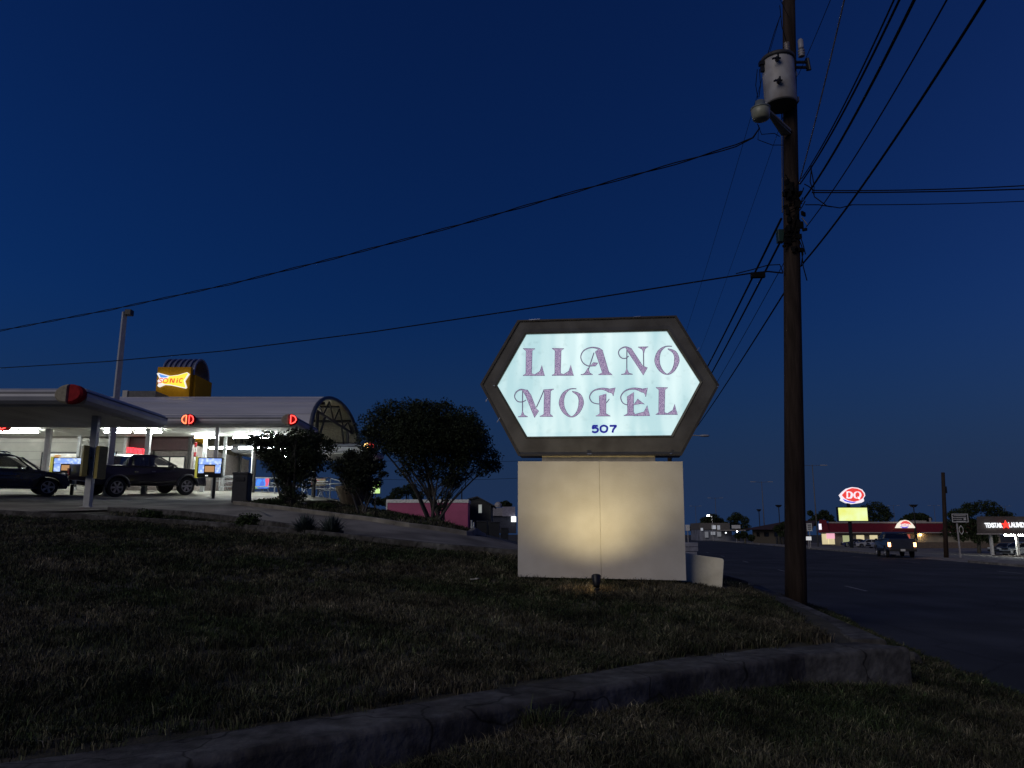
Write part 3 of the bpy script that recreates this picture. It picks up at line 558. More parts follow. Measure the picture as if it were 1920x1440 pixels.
for dx_, zz in ((-.13, z1-.2), (-.13, z0+.33)):
    mb = MB(); c = Vector((tcx+dx_, tcy-math.sqrt(rT**2-dx_**2), zz)); mb.tube([c, c+Vector((-.02, -.1, 0))], .035, 10); mb.box(c+Vector((-.03, -.1, -.02)), (.15, .03, .03)); mb.box(c+Vector((.0, -.1, 0)), (.03, .03, .13)); mb.tube([c+Vector((-.06, -.1, -.02)), c+Vector((-.13, -.14, -.06))], .02, 8); mb.build('bushing', m_blk, tank)
mb = MB(); c = Vector((tcx-rT-.03, tcy-.05, z1-.12)); mb.box(c, (.12, .1, .08)); mb.box(c+Vector((.0, 0, -.12)), (.07, .07, .12)); mb.build('side_bracket', m_blk, tank)
for z_ in (z1-.25, z0+.2): mb = MB(); mb.box((tcx+rT-.02, tcy+.15, z_), (.25, .12, .1)); mb.build('mounting_lug', m_gal, tank)
m_por = mat('porcelain', (.34, .30, .28), .35)
def insul(c, hgt, r, k):
    pr = []
    for i in range(k): z = hgt*i/k; pr += [(r*.55, z), (r, z+hgt/k*.35), (r*.6, z+hgt/k*.7)]
    return [(r*.4, 0)]+pr+[(r*.3, hgt)]
mb = MB(); c = at(1476, 96, 14.1); mb.lathe((c.x, c.y, c.z-.05), insul(c, .26, .062, 5), 14); mb.build('bushing_insulator', m_por, tank, smooth=True)
c = on_pole(96)+Vector((.21, -.1, 0)); mb = MB(); mb.lathe((c.x, c.y, c.z-.02), [(.05, 0), (.055, .03), (.055, .2), (.04, .22), (.01, .25)], 16); mb.lathe((c.x, c.y, c.z-.2), insul(c, .18, .075, 3), 14); mb.build('surge_arrester', mat('arrester_grey', (.36, .36, .40), .5), pole, smooth=True)
c = on_pole(125)+Vector((.16, -.05, 0)); mb = MB(); mb.box(c+Vector((.06, 0, .07)), (.26, .05, .04)); mb.box(c+Vector((.06, 0, -.05)), (.26, .05, .04)); mb.box(c+Vector((.2, 0, .02)), (.05, .08, .26)); mb.tube([c+Vector((.2, -.03, .13)), c+Vector((.22, -.05, -.14))], .03, 8); mb.build('cutout_fuse', m_blk, pole)
# unlit dusk-to-dawn lamp on its arm
lh = at(1426, 208, 13.6); m_lp = mat('lamp_plastic', (.30, .31, .24), .35, var=.1)
mb = MB(); mb.lathe((lh.x, lh.y, lh.z), [(.10, -.20), (.155, -.17), (.175, -.06), (.18, .03), (.17, .04)], 24); globe = mb.build('lamp_lens', m_lp, pole, smooth=True)
mb = MB(); mb.lathe((lh.x, lh.y, lh.z), [(.185, .02), (.19, .05), (.15, .07), (.10, .11), (.09, .2), (.03, .22)], 24); mb.build('lamp_hood', mat('lamp_hood_metal', (.16, .19, .2), .5, metal=.2), pole, smooth=True)
ap = on_pole(258)+Vector((-.06, -.16, 0)); a0 = lh+Vector((.13, .02, .05)); mb = MB()
e = (ap-a0); mb.add([a0+Vector((0, 0, .05)), a0+Vector((0, 0, -.04)), ap+Vector((-.16, 0, -.02)), ap+Vector((.02, 0, .0)), ap+Vector((0.0, 0, .12))]+[q+Vector((0, .06, 0)) for q in (a0+Vector((0, 0, .05)), a0+Vector((0, 0, -.04)), ap+Vector((-.16, 0, -.02)), ap+Vector((.02, 0, .0)), ap+Vector((0, 0, .12)))],
       [(0, 1, 2, 3, 4), (9, 8, 7, 6, 5), (0, 5, 6, 1), (1, 6, 7, 2), (2, 7, 8, 3), (3, 8, 9, 4), (4, 9, 5, 0)]); mb.tube([a0, ap+Vector((0, 0, .07))], .035, 8); mb.build('lamp_arm', mat('arm_metal', (.34, .33, .27), .5, metal=.1), pole, bevel=.006)
# hardware cluster round the middle of the pole
mb = MB(); rg = random.Random(5)
for i in range(34):
    p = on_pole(rg.uniform(345, 480))+Vector((rg.uniform(-.2, .2), -.13-rg.uniform(0, .08), 0)); mb.box(p, (rg.uniform(.03, .14), rg.uniform(.03, .08), rg.uniform(.03, .14)), rz=rg.uniform(0, 3))
for i in range(12):
    p = on_pole(rg.uniform(335, 490))+Vector((rg.uniform(-.2, .2), -.17, 0)); q_ = on_pole(rg.uniform(335, 490))+Vector((rg.uniform(-.22, .22), -.19, 0)); mb.tube(bezi(p, (p+q_)/2+Vector((rg.uniform(-.12, .12), -.06, -.1)), q_, 8), .011, 5)
mb.build('cable_hardware', mat('hardware_dark', (.008, .008, .009), .9, spec=.1), pole)
mb = MB(); a = on_pole(412)+Vector((.17, -.12, 0)); mb.tube([a, on_pole(427)+Vector((.29, -.12, 0))], .014, 6); mb.build('bright_clip', mat('bright_metal'), pole)
mb = MB(); c = on_pole(445)+Vector((-.24, -.05, 0)); mb.box(c, (.12, .14, .26)); mb.build('cable_terminal', mat('terminal_green', (.015, .045, .04), .5), pole, bevel=.01)
# conduit down the left of the shaft
mb = MB(); mb.tube([on_pole(y)+Vector((-.17-.00004*y, -.03, 0)) for y in (140, 200, 262, 300, 340, 400)], .012, 6); mb.build('conduit', m_blk, pole)
def W_(name, a, b, r, label, s=0., grp='overhead wires', ext=0, n=24):
    a, b = Vector(a), Vector(b)
    pts = sag(a, b, s, n)
    if ext: d = (pts[-1]-pts[-3]).normalized(); pts.append(pts[-1]+d*ext)
    return wire(name, pts, r, label, group=grp)
# drops to the left
def helix(pts, r, pitch, ph=0):
    out = []; L = 0
    P = [Vector(p) for p in pts]
    for i in range(len(P)-1):
        n = max(2, int((P[i+1]-P[i]).length/ (pitch/10)))
        for k in range(n):
            p = P[i].lerp(P[i+1], k/n); q = 2*math.pi*L/pitch+ph; out.append(p+Vector((0, math.cos(q)*r, math.sin(q)*r))); L += (P[i+1]-P[i]).length/n
    return out
A = at(1424, 240, 14.2); B = at(-160, 640, 27); cpts = []
def px_curve(P): return [at(*p) for p in P]
row = px_curve([(1424, 240, 14.2), (1412, 258, 14.3), (1380, 273, 14.6), (1290, 300, 15.4), (1080, 359, 17.1), (860, 422, 19), (640, 481, 21), (430, 533, 22.8), (210, 580, 24.8), (0, 620, 26.8), (-200, 655, 29)])
mb = MB(); mb.tube(helix(row, .022, 2.6), .013, 5, False); mb.tube(helix(row, .022, 2.6, math.pi), .013, 5, False)
tag(mb.build('service_cable', mat('wire_black', (.008, .008, .01), .8, spec=.1), smooth=True), 'upper twisted service cable sagging from the pole lamp to the far left', 'wire')
row = px_curve([(1468, 512, 14.45), (1440, 509, 14.5), (1410, 512, 14.7), (1200, 545, 16), (960, 583, 17.9), (700, 622, 20.3), (420, 658, 23), (200, 678, 25.2), (0, 690, 27.2), (-200, 700, 30)])
mb = MB(); mb.tube(row, .015, 6, False); loop = px_curve([(1468, 511, 14.4), (1462, 496, 14.35), (1440, 497, 14.4), (1412, 505, 14.55), (1380, 513, 14.75)]); mb.tube(loop, .011, 5, False)
cc = at(1421, 516, 14.6); mb.box(cc, (.27, .1, .1), rz=-.1); tag(mb.build('service_cable', mat('wire_black', (.008, .008, .01), .8, spec=.1), smooth=False), 'lower dark cable with a small junction box left of the pole, running far left', 'wire')
# spans towards and past the camera (upper right) - each one continues behind the viewer
def over(p0, p1, D1, r, label, d0=PD, ext=22, s=.12): a = at(*p0, d0); b = at(*p1, D1); return W_('overhead_wire', a, b, r, label, s, ext=ext)
over((1507, 492), (1846, 0), 6.6, .017, 'rightmost thick cable rising steeply to the top right from low on the pole')
over((1512, 425), (1775, 0), 6.9, .010, 'thin wire just left of the rightmost cable, rising to the top')
over((1508, 372), (1714, 0), 7.4, .019, 'heavy cable above the hardware cluster, rising to the top right')
over((1500, 345), (1686, 0), 7.5, .015, 'thicker of the paired cables rising to the top right')
over((1503, 335), (1676, 0), 7.3, .011, 'thinner of the paired cables rising to the top right')
W_('overhead_wire', at(1498, 345, 14.4), at(1583, 0, 9.2), .012, 'pale bare wire nearest the pole top, rising steeply', .05, ext=16); COL.objects[-1].data.materials[0] = mat('wire_bare', (.30, .30, .34), .35, metal=.6)
W_('overhead_wire', at(1497, 140, 14.5), at(1557, 0, 10.5), .006, 'very thin wire from the fuse holder to the top edge', .02, ext=12)
W_('overhead_wire', at(1478, 30, 14.5), at(1463, 0, 12.5), .005, 'very thin wire left of the pole top', .0, ext=8)
# spans away from the camera down the road
FP = Vector((*sy(3.05, 56), 0))
def away(p0, D0, z1, r, label, s=.25, dx=0): a = at(*p0, D0); return W_('overhead_wire', a, (FP.x+dx, FP.y, z1), r, label, s)
away((1465, 410), 14.5, 8.6, .024, 'left cable of the thick pair dropping behind the sign, away down the road', .3, -.2)
away((1466, 448), 14.5, 8.1, .022, 'right cable of the thick pair dropping behind the sign, away down the road', .3, -.1)
away((1473, 545), 14.5, 7.05, .017, 'lowest cable running away down the road behind the sign', .25, .1)
away((1478, 478), 14.5, 7.7, .008, 'thin wire running away down the road just right of the thick pair', .3, .2)
away((1462, 33), 14.5, 11.6, .006, 'faint thin wire from the pole top running away past the transformer', .4, -.3)
away((1492, 150), 14.5, 10.6, .005, 'faintest thin wire running away behind the pole', .4, .5)
# spans across the road to the right
rc = 'across the road to the right'
over((1526, 357), (1990, 344), 13.3, .012, 'upper of the close pair of wires '+rc, ext=14, s=.05); over((1522, 361), (1990, 352), 13.3, .014, 'lower of the close pair of wires '+rc, ext=14, s=.03)
over((1595, 384), (1990, 374), 13.3, .009, 'single thin wire below the close pair, across the road to the right', d0=14.2, ext=14, s=.03)
for P in ([(1522, 310), (1519, 340), (1527, 369), (1526, 345), (1520, 312)], [(1527, 369), (1550, 386), (1575, 390), (1598, 384)], [(1508, 345), (1517, 350), (1527, 358)], [(1510, 384), (1535, 384), (1560, 388)], [(1503, 470), (1506, 500), (1513, 526)], [(1508, 492), (1502, 500), (1506, 470)]):
    mb = MB(); mb.tube([at(x, y, 14.35) for x, y in P], .011, 5); mb.build('jumper_loop', mat('wire_black'), pole, smooth=True)
for P in ([(1423, 235), (1421, 262), (1448, 272), (1468, 272)], [(1420, 232), (1428, 252), (1452, 250), (1462, 256)], [(1420, 130), (1417, 160), (1421, 185)], [(1424, 130), (1426, 160), (1423, 182)], [(1462, 10), (1466, 50), (1475, 80)], [(1440, 100), (1452, 60), (1463, 30)]):
    mb = MB(); mb.tube([at(x, y, 13.9) for x, y in P], .008, 5); mb.build('jumper_loop', mat('wire_black'), pole, smooth=True)

# small odds and ends on the lawn and wall
q = gp(888, 1092, 9, 18); mb = MB(); mb.box(q+Vector((0, 0, .05)), (.10, .06, .012), rz=.4); mb.box(q+Vector((.05, .02, .06)), (.05, .05, .01), rz=1.1); tag(mb.build('paper_scrap', mat('paper_white', (.5, .48, .42), .8)), 'small crumpled paper scrap on the lawn left of the sign base', 'litter')
q = gp(1712, 1248, 6, 12, low=True); mb = MB(); mb.lathe(q-Vector((0, 0, .03)), [(.09, 0), (.11, .06), (.08, .15), (.02, .19)], 8); o = mb.build('rock', m_kerb); tag(o, 'grey stone lying against the end of the retaining wall by the road', 'rock')
for v in o.data.vertices: v.co.x += random.uniform(-.02, .02); v.co.y += random.uniform(-.02, .02)
X = RNG.normal(.22, .08, 240); Y = RNG.normal(5.55, .06, 240); tag(grass('weeds', X, Y, HL(X, Y), RNG.uniform(.1, .26, 240), .009+0*X, .6), 'green weed clump growing against the street side of the retaining wall', 'grass', kind='stuff')

X = RNG.normal(fb.x-.28, .22, 900); Y = RNG.normal(fb.y+.35, .16, 900); o = grass('dry_weeds', X, Y, HU(X, Y), RNG.uniform(.04, .11, 900), .006+0*X, -.7); tag(o, 'dry straw patch lit orange beside the flood light', 'grass', kind='stuff')

# ================================================================ VEHICLES
m_glass = mat('dark_glass', (.012, .014, .018), .06, spec=.8, var=.05)
m_rgl = mat('privacy_glass', (.008, .012, .03), .06, spec=.7, var=.05, alpha=.9)
m_cgl = mat('tinted_glass', (.02, .024, .03), .04, spec=.8, var=.05, alpha=.55)
m_tyre = mat('tyre_rubber', (.018, .018, .019), .85, var=.2, scale=20)
m_rim = mat('alloy_rim', (.42, .42, .44), .3, metal=.9, var=.1)
m_trim = mat('black_trim', (.02, .02, .022), .5)
m_chrome = mat('chrome', (.6, .6, .62), .18, metal=1, var=.05)
def vehicle(name, label, cat, group, paint, prof, cab, axles, wr, hw, glass, wshield, rwin, lights_on=False, plate=True, bumper=None, rails=False, head_on=False, spokes=5, arch_trim=None, hl=None, tl=None):
    root = empty(name, (0, 0, 0), label, cat, group)
    pts = list(prof); bot = pts[-1][1]                                # outline runs clockwise from rear bottom over the top to front bottom; then back along the sill with wheel arches
    for ax in sorted(axles, reverse=True):
        ra = wr+.06
        for k in range(13):
            q = math.pi*k/12; x = ax+ra*math.cos(q); z = wr+ra*math.sin(q)
            if z > bot-.001: pts.append((x, z))
    mb = MB(); n = len(pts); cx = sum(p[0] for p in pts)/n; cz = .8
    def wid(z, x): return hw*(1-.05*max(0, (z-.85)/.5)-.05*max(0, (.6-z)/.4))*(1-.06*max(0, (abs(x)-1.9)/.7)**1.5)
    vs = [(x, -wid(z, x), z) for x, z in pts]+[(x, wid(z, x), z) for x, z in pts]
    mb.add(vs, [tuple(range(n)), tuple(range(2*n-1, n-1, -1))]+[(i, n+i, n+(i+1) % n, (i+1) % n) for i in range(n)])
    mb.build('body', paint, root, local=True, bevel=.045, seg=3)
    zb, zr = min(p[1] for p in cab), max(p[1] for p in cab)
    def cw(z): return hw*.93-(hw*.20)*((z-zb)/(zr-zb))
    zc = zr-.13; up = []                                              # roof shell: the outline above zc
    m_ = len(cab)
    for i in range(m_):
        p, q = cab[i], cab[(i+1) % m_]
        if p[1] >= zc: up.append(p)
        if (p[1]-zc)*(q[1]-zc) < 0: t = (zc-p[1])/(q[1]-p[1]); up.append((p[0]+(q[0]-p[0])*t, zc))
    mb = MB(); n = len(up); mb.add([(x, -cw(z), z) for x, z in up]+[(x, cw(z), z) for x, z in up], [tuple(range(n)), tuple(range(2*n-1, n-1, -1))]+[(i, n+i, n+(i+1) % n, (i+1) % n) for i in range(n)])
    mb.build('cabin_roof', paint, root, local=True, bevel=.035, seg=3)
    def pil(p0, p1, w):
        for s in (-1, 1):
            mb = MB(); y0, y1 = s*cw(p0[1]), s*cw(p1[1]); mb.add([(p0[0]-w/2, y0, p0[1]), (p0[0]+w/2, y0, p0[1]), (p0[0]+w/2, y0-s*.06, p0[1]), (p0[0]-w/2, y0-s*.06, p0[1]), (p1[0]-w/2, y1, p1[1]), (p1[0]+w/2, y1, p1[1]), (p1[0]+w/2, y1-s*.06, p1[1]), (p1[0]-w/2, y1-s*.06, p1[1])], [(0, 1, 5, 4), (1, 2, 6, 5), (2, 3, 7, 6), (3, 0, 4, 7)]); mb.build('pillar', paint, root, local=True)
    pil((wshield[0][0]+.02, wshield[0][1]-.1), wshield[1], .09); pil((rwin[0][0]+.04, rwin[0][1]-.08), (rwin[1][0]+.04, rwin[1][1]), .13)
    gs = sorted(glass, key=lambda g: -min(p[0] for p in g))
    for ga, gb in zip(gs[:-1], gs[1:]):
        xm = (min(p[0] for p in ga)+max(p[0] for p in gb))/2; pil((xm, zb), (xm, zc+.02), .12)
    for sx_ in (gs[0][0][0]+.15, gs[0][0][0]-.75):
        for s in (-1, 1): mb = MB(); mb.box((sx_, s*hw*.42, zb+.02), (.14, hw*.5, .56)); mb.box((sx_, s*hw*.42, zb+.36), (.1, .24, .18)); mb.build('seat', m_trim, root, local=True, bevel=.02)
    for g in glass:
        for s in (-1, 1):
            mb = MB(); mb.prism([(x, s*(cw(z)+.004), z) for x, z in g], (0, s*.01, 0)); mb.build('side_window', m_cgl, root, local=True)
    for nm, (a, b) in (('windscreen', wshield), ('rear_window', rwin)):
        dx = .012 if nm == 'windscreen' else -.012; wa, wb = cw(a[1])-.09, cw(b[1])-.08
        mb = MB(); mb.prism([(a[0]+dx, -wa, a[1]), (a[0]+dx, wa, a[1]), (b[0]+dx, wb, b[1]), (b[0]+dx, -wb, b[1])], (dx, 0, .008)); mb.build(nm, m_rgl if nm == 'rear_window' else m_cgl, root, local=True)
    for ax in axles:
        for s in (-1, 1):
            M = Matrix.Translation((ax, s*(hw-.13), wr)) @ Matrix.Rotation(s*-math.pi/2, 4, 'X')
            mb = MB(); mb.lathe((0, 0, 0), [(wr*.62, -.11), (wr*.93, -.11), (wr, -.07), (wr, .07), (wr*.94, .105), (wr*.66, .115), (wr*.62, .07)], 28, M=M); w = mb.build('wheel', m_tyre, root, local=True, smooth=False)
            mb = MB(); mb.lathe((0, 0, 0), [(wr*.60, .02), (wr*.66, .1), (wr*.66, .112), (wr*.6, .112), (wr*.56, .05), (.03, .045)], 28, M=M)
            for k in range(spokes):
                q = 2*math.pi*k/spokes; c, s2 = math.cos(q), math.sin(q); f = lambda r_, o, z: M @ Vector((r_*c-o*s2, r_*s2+o*c, z))
                mb.add([f(.03, -.03, .1), f(.03, .03, .1), f(wr*.6, .045, .112), f(wr*.6, -.045, .112), f(.03, -.03, .06), f(.03, .03, .06), f(wr*.6, .045, .06), f(wr*.6, -.045, .06)], [(0, 1, 2, 3), (0, 4, 5, 1), (1, 5, 6, 2), (2, 6, 7, 3), (3, 7, 4, 0)])
            mb.lathe((0, 0, 0), [(.055, .06), (.055, .115), (.03, .12)], 12, M=M); mb.build('rim', m_rim, w, local=True)
            if arch_trim:
                mb = MB(); P = [Vector((ax+(wr+.10)*math.cos(math.pi*k/12), s*(hw+.005), wr+(wr+.10)*math.sin(math.pi*k/12))) for k in range(13)]; mb.tube(P, .055, 6); mb.build('wheel_arch', arch_trim, root, local=True, smooth=True)
    fx = max(p[0] for p in prof); rx = min(p[0] for p in prof)
    hl = hl or (fx-.10, .80, .16); tl = tl or (rx+.02, .95, .3)
    m_hl = mat('headlight_on', (.8, .8, .8), .1, emit=(1, .95, .85), es=6) if head_on else mat('headlight_glass', (.55, .57, .6), .08, var=.05)
    m_tl = mat('taillight_on', (.8, .1, .05), .2, emit=(1, .42, .16), es=9) if lights_on else mat('taillight_red', (.22, .008, .008), .2)
    for s in (-1, 1):
        mb = MB(); mb.box((hl[0], s*(hw-.26), hl[1]), (.22, .34, hl[2])); mb.build('headlight', m_hl, root, local=True, bevel=.03)
        mb = MB(); mb.box((tl[0], s*(hw-.13), tl[1]), (.12, .17, tl[2])); mb.build('taillight', m_tl, root, local=True, bevel=.02)
        mb = MB(); c = (wshield[0][0]-.42, s*(hw+.10), zb+.05); mb.box(c, (.12, .2, .15)); mb.build('mirror', m_trim, root, local=True, bevel=.03)
    for g in glass[:2]:
        for s in (-1, 1):
            x = min(p[0] for p in g)+.08; mb = MB(); mb.box((x, s*(hw*.985), zb-.13), (.17, .04, .035)); mb.build('door_handle', m_chrome, root, local=True, bevel=.008)
    if bumper:
        mb = MB(); mb.box((rx-.04, 0, .56), (.2, hw*1.9, .19)); mb.box((rx-.10, 0, .42), (.1, .12, .06)); mb.build('rear_bumper', bumper, root, local=True, bevel=.03)
    mb = MB(); mb.box((fx-.03, 0, .50), (.16, hw*1.84, .24)); mb.build('front_bumper', m_trim, root, local=True, bevel=.04)
    mb = MB(); mb.box((fx-.03, 0, hl[1]), (.08, hw*1.0, .2)); mb.build('grille', m_trim, root, local=True, bevel=.02)
    if plate:
        mb = MB(); mb.box((rx-.15 if bumper else rx-.01, 0, .56 if bumper else .75), (.015, .31, .155)); mb.build('licence_plate', mat('plate_white', (.7, .7, .68), .5, emit=(1, 1, .95) if lights_on else None, es=.5), root, local=True)
    if rails:
        for s in (-1, 1):
            mb = MB(); mb.tube([(cab[1][0]+.2, s*(hw*.66), zr+.0), (cab[1][0]+.35, s*(hw*.66), zr+.05), (cab[-2][0]-.45, s*(hw*.66), zr+.05), (cab[-2][0]-.3, s*(hw*.66), zr-.01)], .018, 6); mb.build('roof_rail', m_chrome, root, local=True)
    return root
PK = dict(prof=[(-2.55, .5), (-2.62, .62), (-2.62, 1.24), (-2.55, 1.28), (-.8, 1.28), (.9, 1.20), (1.15, 1.19), (1.9, 1.12), (2.3, 1.02), (2.46, .86), (2.48, .6), (2.42, .42), (1.0, .42), (-2.2, .45)],
          cab=[(-1.12, 1.2), (-.96, 1.62), (-.78, 1.71), (.0, 1.73), (.28, 1.68), (1.30, 1.15)], axles=(-1.52, 1.55),
          glass=[[(-.84, 1.27), (-.78, 1.59), (-.20, 1.62), (-.20, 1.27)], [(-.10, 1.27), (-.10, 1.62), (.22, 1.60), (.92, 1.27)]], wshield=((1.14, 1.25), (.34, 1.64)), rwin=((-1.10, 1.26), (-.965, 1.60)))
def lifted(d, k, dz):
    f = lambda L: [(x*k, z*k) for x, z in L]; o = dict(d); o['prof'] = f(d['prof']); o['cab'] = f(d['cab']); o['axles'] = tuple(a*k for a in d['axles']); o['glass'] = [f(g) for g in d['glass']]; o['wshield'] = tuple(f(d['wshield'])); o['rwin'] = tuple(f(d['rwin'])); return o
m_navy = mat('navy_paint', (.007, .006, .016), .38, coat=.25, var=.08, spec=.3)
tk = vehicle('pickup_truck', 'dark navy crew cab pickup truck parked nose right beside a menu board', 'pickup truck', 'parked vehicles at the drive-in', m_navy, wr=.39, hw=.92, bumper=m_chrome, arch_trim=mat('flare_paint', (.03, .03, .045), .5), spokes=6, **PK)
def place(root, px, py, D, yaw, axle, wr=.39, z=None):
    """put the wheel axle (local x) so it is seen at px at depth D"""
    p = at(px, py, D); c, s = math.cos(yaw), math.sin(yaw); x, y = p.x-axle*c-.85*s*(z is None), D-axle*s+.85*c*(z is None); zz = h(x, y)+.035 if z is None else z
    root.location = (x, y, zz)
    if z is None: root.rotation_euler = (0, 0, yaw); e = 1.5; g = (h(x+e*c, y+e*s)-h(x-e*c, y-e*s))/(2*e); g2 = (h(x-e*s, y+e*c)-h(x+e*s, y-e*c))/(2*e); root.rotation_euler = (math.atan(g2), -math.atan(g), yaw)
    else: root.rotation_euler = (0, 0, yaw)
place(tk, 218, 915, 31.2, R(55), -1.52)
SUVP = dict(prof=[(-2.25, .45), (-2.32, .7), (-2.28, 1.0), (-2.2, 1.08), (.75, 1.02), (1.05, 1.0), (1.62, .90), (1.95, .82), (2.08, .68), (2.12, .5), (2.06, .28), (1.0, .27), (-2.1, .3)],
            cab=[(-2.18, 1.02), (-1.9, 1.42), (-1.55, 1.54), (-.6, 1.60), (.1, 1.57), (.45, 1.46), (1.2, 1.0)], axles=(-1.38, 1.42),
            glass=[[(-.45, 1.08), (-.5, 1.46), (.02, 1.47), (.3, 1.42), (.85, 1.08)], [(-1.3, 1.1), (-1.25, 1.44), (-.58, 1.47), (-.55, 1.09)], [(-1.85, 1.14), (-1.6, 1.38), (-1.36, 1.42), (-1.4, 1.12)]], wshield=((1.1, 1.07), (.5, 1.46)), rwin=((-2.1, 1.1), (-1.86, 1.44)))
sv = vehicle('parked_suv', 'dark blue SUV with alloy wheels parked under the left canopy, cut by the frame', 'SUV', 'parked vehicles at the drive-in', mat('blue_paint', (.008, .014, .05), .2, coat=.8, var=.08), wr=.35, hw=.92, rails=True, arch_trim=m_trim, spokes=5, plate=False, hl=(1.84, .76, .12), **SUVP)
place(sv, 90, 911, 29.6, R(40), 1.42)

# ================================================================ DRIVE-IN
m_fas = mat('fascia_metal', (.44, .45, .48), .5, metal=.1, var=.06, scale=1.2, dirt=(.36, .37, .41))
m_fdk = mat('fascia_band', (.05, .055, .09), .5)
m_sof = mat('soffit_panel', (.62, .61, .56), .6, var=.05, scale=1.5, dirt=(.5, .49, .45), stretch=(1, .3, 1))
m_tubl = mat('fluorescent_tube', (.9, .9, .9), .4, emit=(.93, 1, .96), es=TUBE)
m_col = mat('column_steel', (.42, .43, .43), .45, var=.06)
def rings(mb, x0, x1, y0, y1, prof, cap=True):
    vs = []
    for o, z in prof: vs += [(x0-o, y0-o, z), (x1+o, y0-o, z), (x1+o, y1+o, z), (x0-o, y1+o, z)]
    n = len(prof); fs = [(i*4+k, i*4+(k+1) % 4, (i+1)*4+(k+1) % 4, (i+1)*4+k) for i in range(n-1) for k in range(4)]
    if cap: fs += [(3, 2, 1, 0), tuple((n-1)*4+k for k in range(4))]
    mb.add(vs, fs)
def canopy(name, x0, x1, y0, y1, z, hgt, label, tubes, group='drive-in canopies', sof=True):
    root = empty(name, ((x0+x1)/2, (y0+y1)/2, z), label, 'canopy', group); r = hgt/2; i = .38
    X0, X1, Y0, Y1 = x0+i, x1-i, y0+i, y1-i
    mb = MB(); rings(mb, X0, X1, Y0, Y1, [(-.2, z+.02), (0, z), (i*.55, z+.02), (i*.85, z+hgt*.2), (i*.97, z+hgt*.42), (i*.93, z+hgt*.62), (i*.8, z+hgt*.8), (i*.5, z+hgt*.93), (0, z+hgt), (-.5, z+hgt)]); ro = mb.build('roof', m_fas, root)
    for p in ro.data.polygons: p.use_smooth = False
    mb = MB(); rings(mb, X0, X1, Y0, Y1, [(i*.945, z+hgt*.60), (i*.985, z+hgt*.60), (i*.96, z+hgt*.69), (i*.90, z+hgt*.69)], cap=False); mb.build('fascia_stripe', m_fdk, root)
    mb = MB(); nx = max(1, round((X1-X0)/1.2))
    for k in range(nx):
        a, b = X0+(X1-X0)*k/nx, X0+(X1-X0)*(k+1)/nx; mb.box(((a+b)/2, (Y0+Y1)/2, z-.012), (b-a-.02, Y1-Y0, .03))
    mb.build('soffit', m_sof, root)
    for (tx, ty, L, along) in tubes:
        mb = MB(); d = (L, .16, .05) if along == 'x' else (.16, L, .05); mb.box((tx, ty, z-.05), (d[0], .06, .04) if along == 'x' else (.06, d[1], .04)); f = mb.build('light_fitting', m_fas, root)
        mb = MB(); e = Vector((L/2-.04, 0, 0)) if along == 'x' else Vector((0, L/2-.04, 0)); c = Vector((tx, ty, z-.17))
        mb.tube([c-e, c+e], .028, 8); mb.build('light_tube', m_tubl, f)
    return root
m_bei = mat('badge_beige', (.33, .30, .23), .8, spec=.1); m_bred = mat('badge_red', (.30, .02, .025), .8, spec=.1)
def badge(c, yaw, sc, lit, label, group='half-moon fascia badges', neonL=(1, .16, .08), neonR=(1, .05, .04), halves=(1, 1), sx=1.0):
    """two half-moon lenses side by side with a neon D on each; local x to the right"""
    root = empty('fascia_badge', c, label, 'badge', group, rz=yaw); a, b = .44*sc*sx, .29*sc
    for s, mt, on in ((-1, m_bei, halves[0]), (1, m_bred, halves[1])):
        if not on: continue
        P = [(s*.02, -b)]+[(s*(.02+a*math.sin(math.pi*k/12)), -b*math.cos(math.pi*k/12)) for k in range(1, 12)]+[(s*.02, b)]
        mb = MB(); n = len(P); vs = [(x, .12, z) for x, z in P]+[(x, -.04, z) for x, z in P]+[(x*.8+s*.03, -.10, z*.8) for x, z in P]
        mb.add(vs, [(i, (i+1) % n, n+(i+1) % n, n+i) for i in range(n)]+[(n+i, n+(i+1) % n, 2*n+(i+1) % n, 2*n+i) for i in range(n)]+[tuple(range(n)), tuple(range(3*n-1, 2*n-1, -1))])
        half = mb.build('half_moon_lens', mt, root, local=True)
        if lit:
            k2 = .72; Q = [Vector((s*.06 if abs(x) < .03 else x*k2+s*.04, -.12, z*k2)) for x, z in P]; Q.append(Q[0]); c2 = neonL if s < 0 else neonR
            if not c2: continue
            mb = MB(); mb.tube(Q, .022*sc, 6, False); mb.build('neon_outline', mat('neon_%d_%d' % (c2[1]*100, c2[2]*100), (.5, .1, .1), .4, emit=c2, es=5), half, local=True)
    return root
# near canopy
c1 = canopy('drive_in_canopy', -34, -12.5, 22.3, 27.7, 5.50, .52, 'near metal drive-in canopy with a rounded fascia corner, on a steel column', [(-17.1, 27.0, 1.2, 'x')][:0])
c2 = canopy('drive_in_canopy', -34, -9.3, 32.8, 36.7, 6.30, .52, 'long drive-in canopy in front of the restaurant wall, white tubes lighting its underside',
            [(-17.35, 33.6, 1.25, 'x'), (-16.0, 33.6, 1.25, 'x'), (-21.9, 33.6, 2.2, 'x'), (-24.5, 33.6, 2.2, 'x'), (-11.9, 35.6, 2.2, 'x'), (-14.2, 35.6, 1.2, 'x')])
b0 = at(131, 739, 22.2); badge((b0.x, b0.y, b0.z), R(-8), 1.0, False, 'unlit half-moon badge, beige left half and red right half, on the near canopy corner')
b0 = at(354, 787, 32.6); badge((b0.x, b0.y, b0.z), R(0), .85, True, 'lit neon half-moon badge on the long canopy fascia, left of the menu board', neonL=(1, .13, .05), sx=.7)
b0 = at(543, 787, 32.5); badge((b0.x, b0.y, b0.z), R(8), .85, True, 'half-moon badge with one red neon D at the right corner of the long canopy', neonL=None, sx=.85)
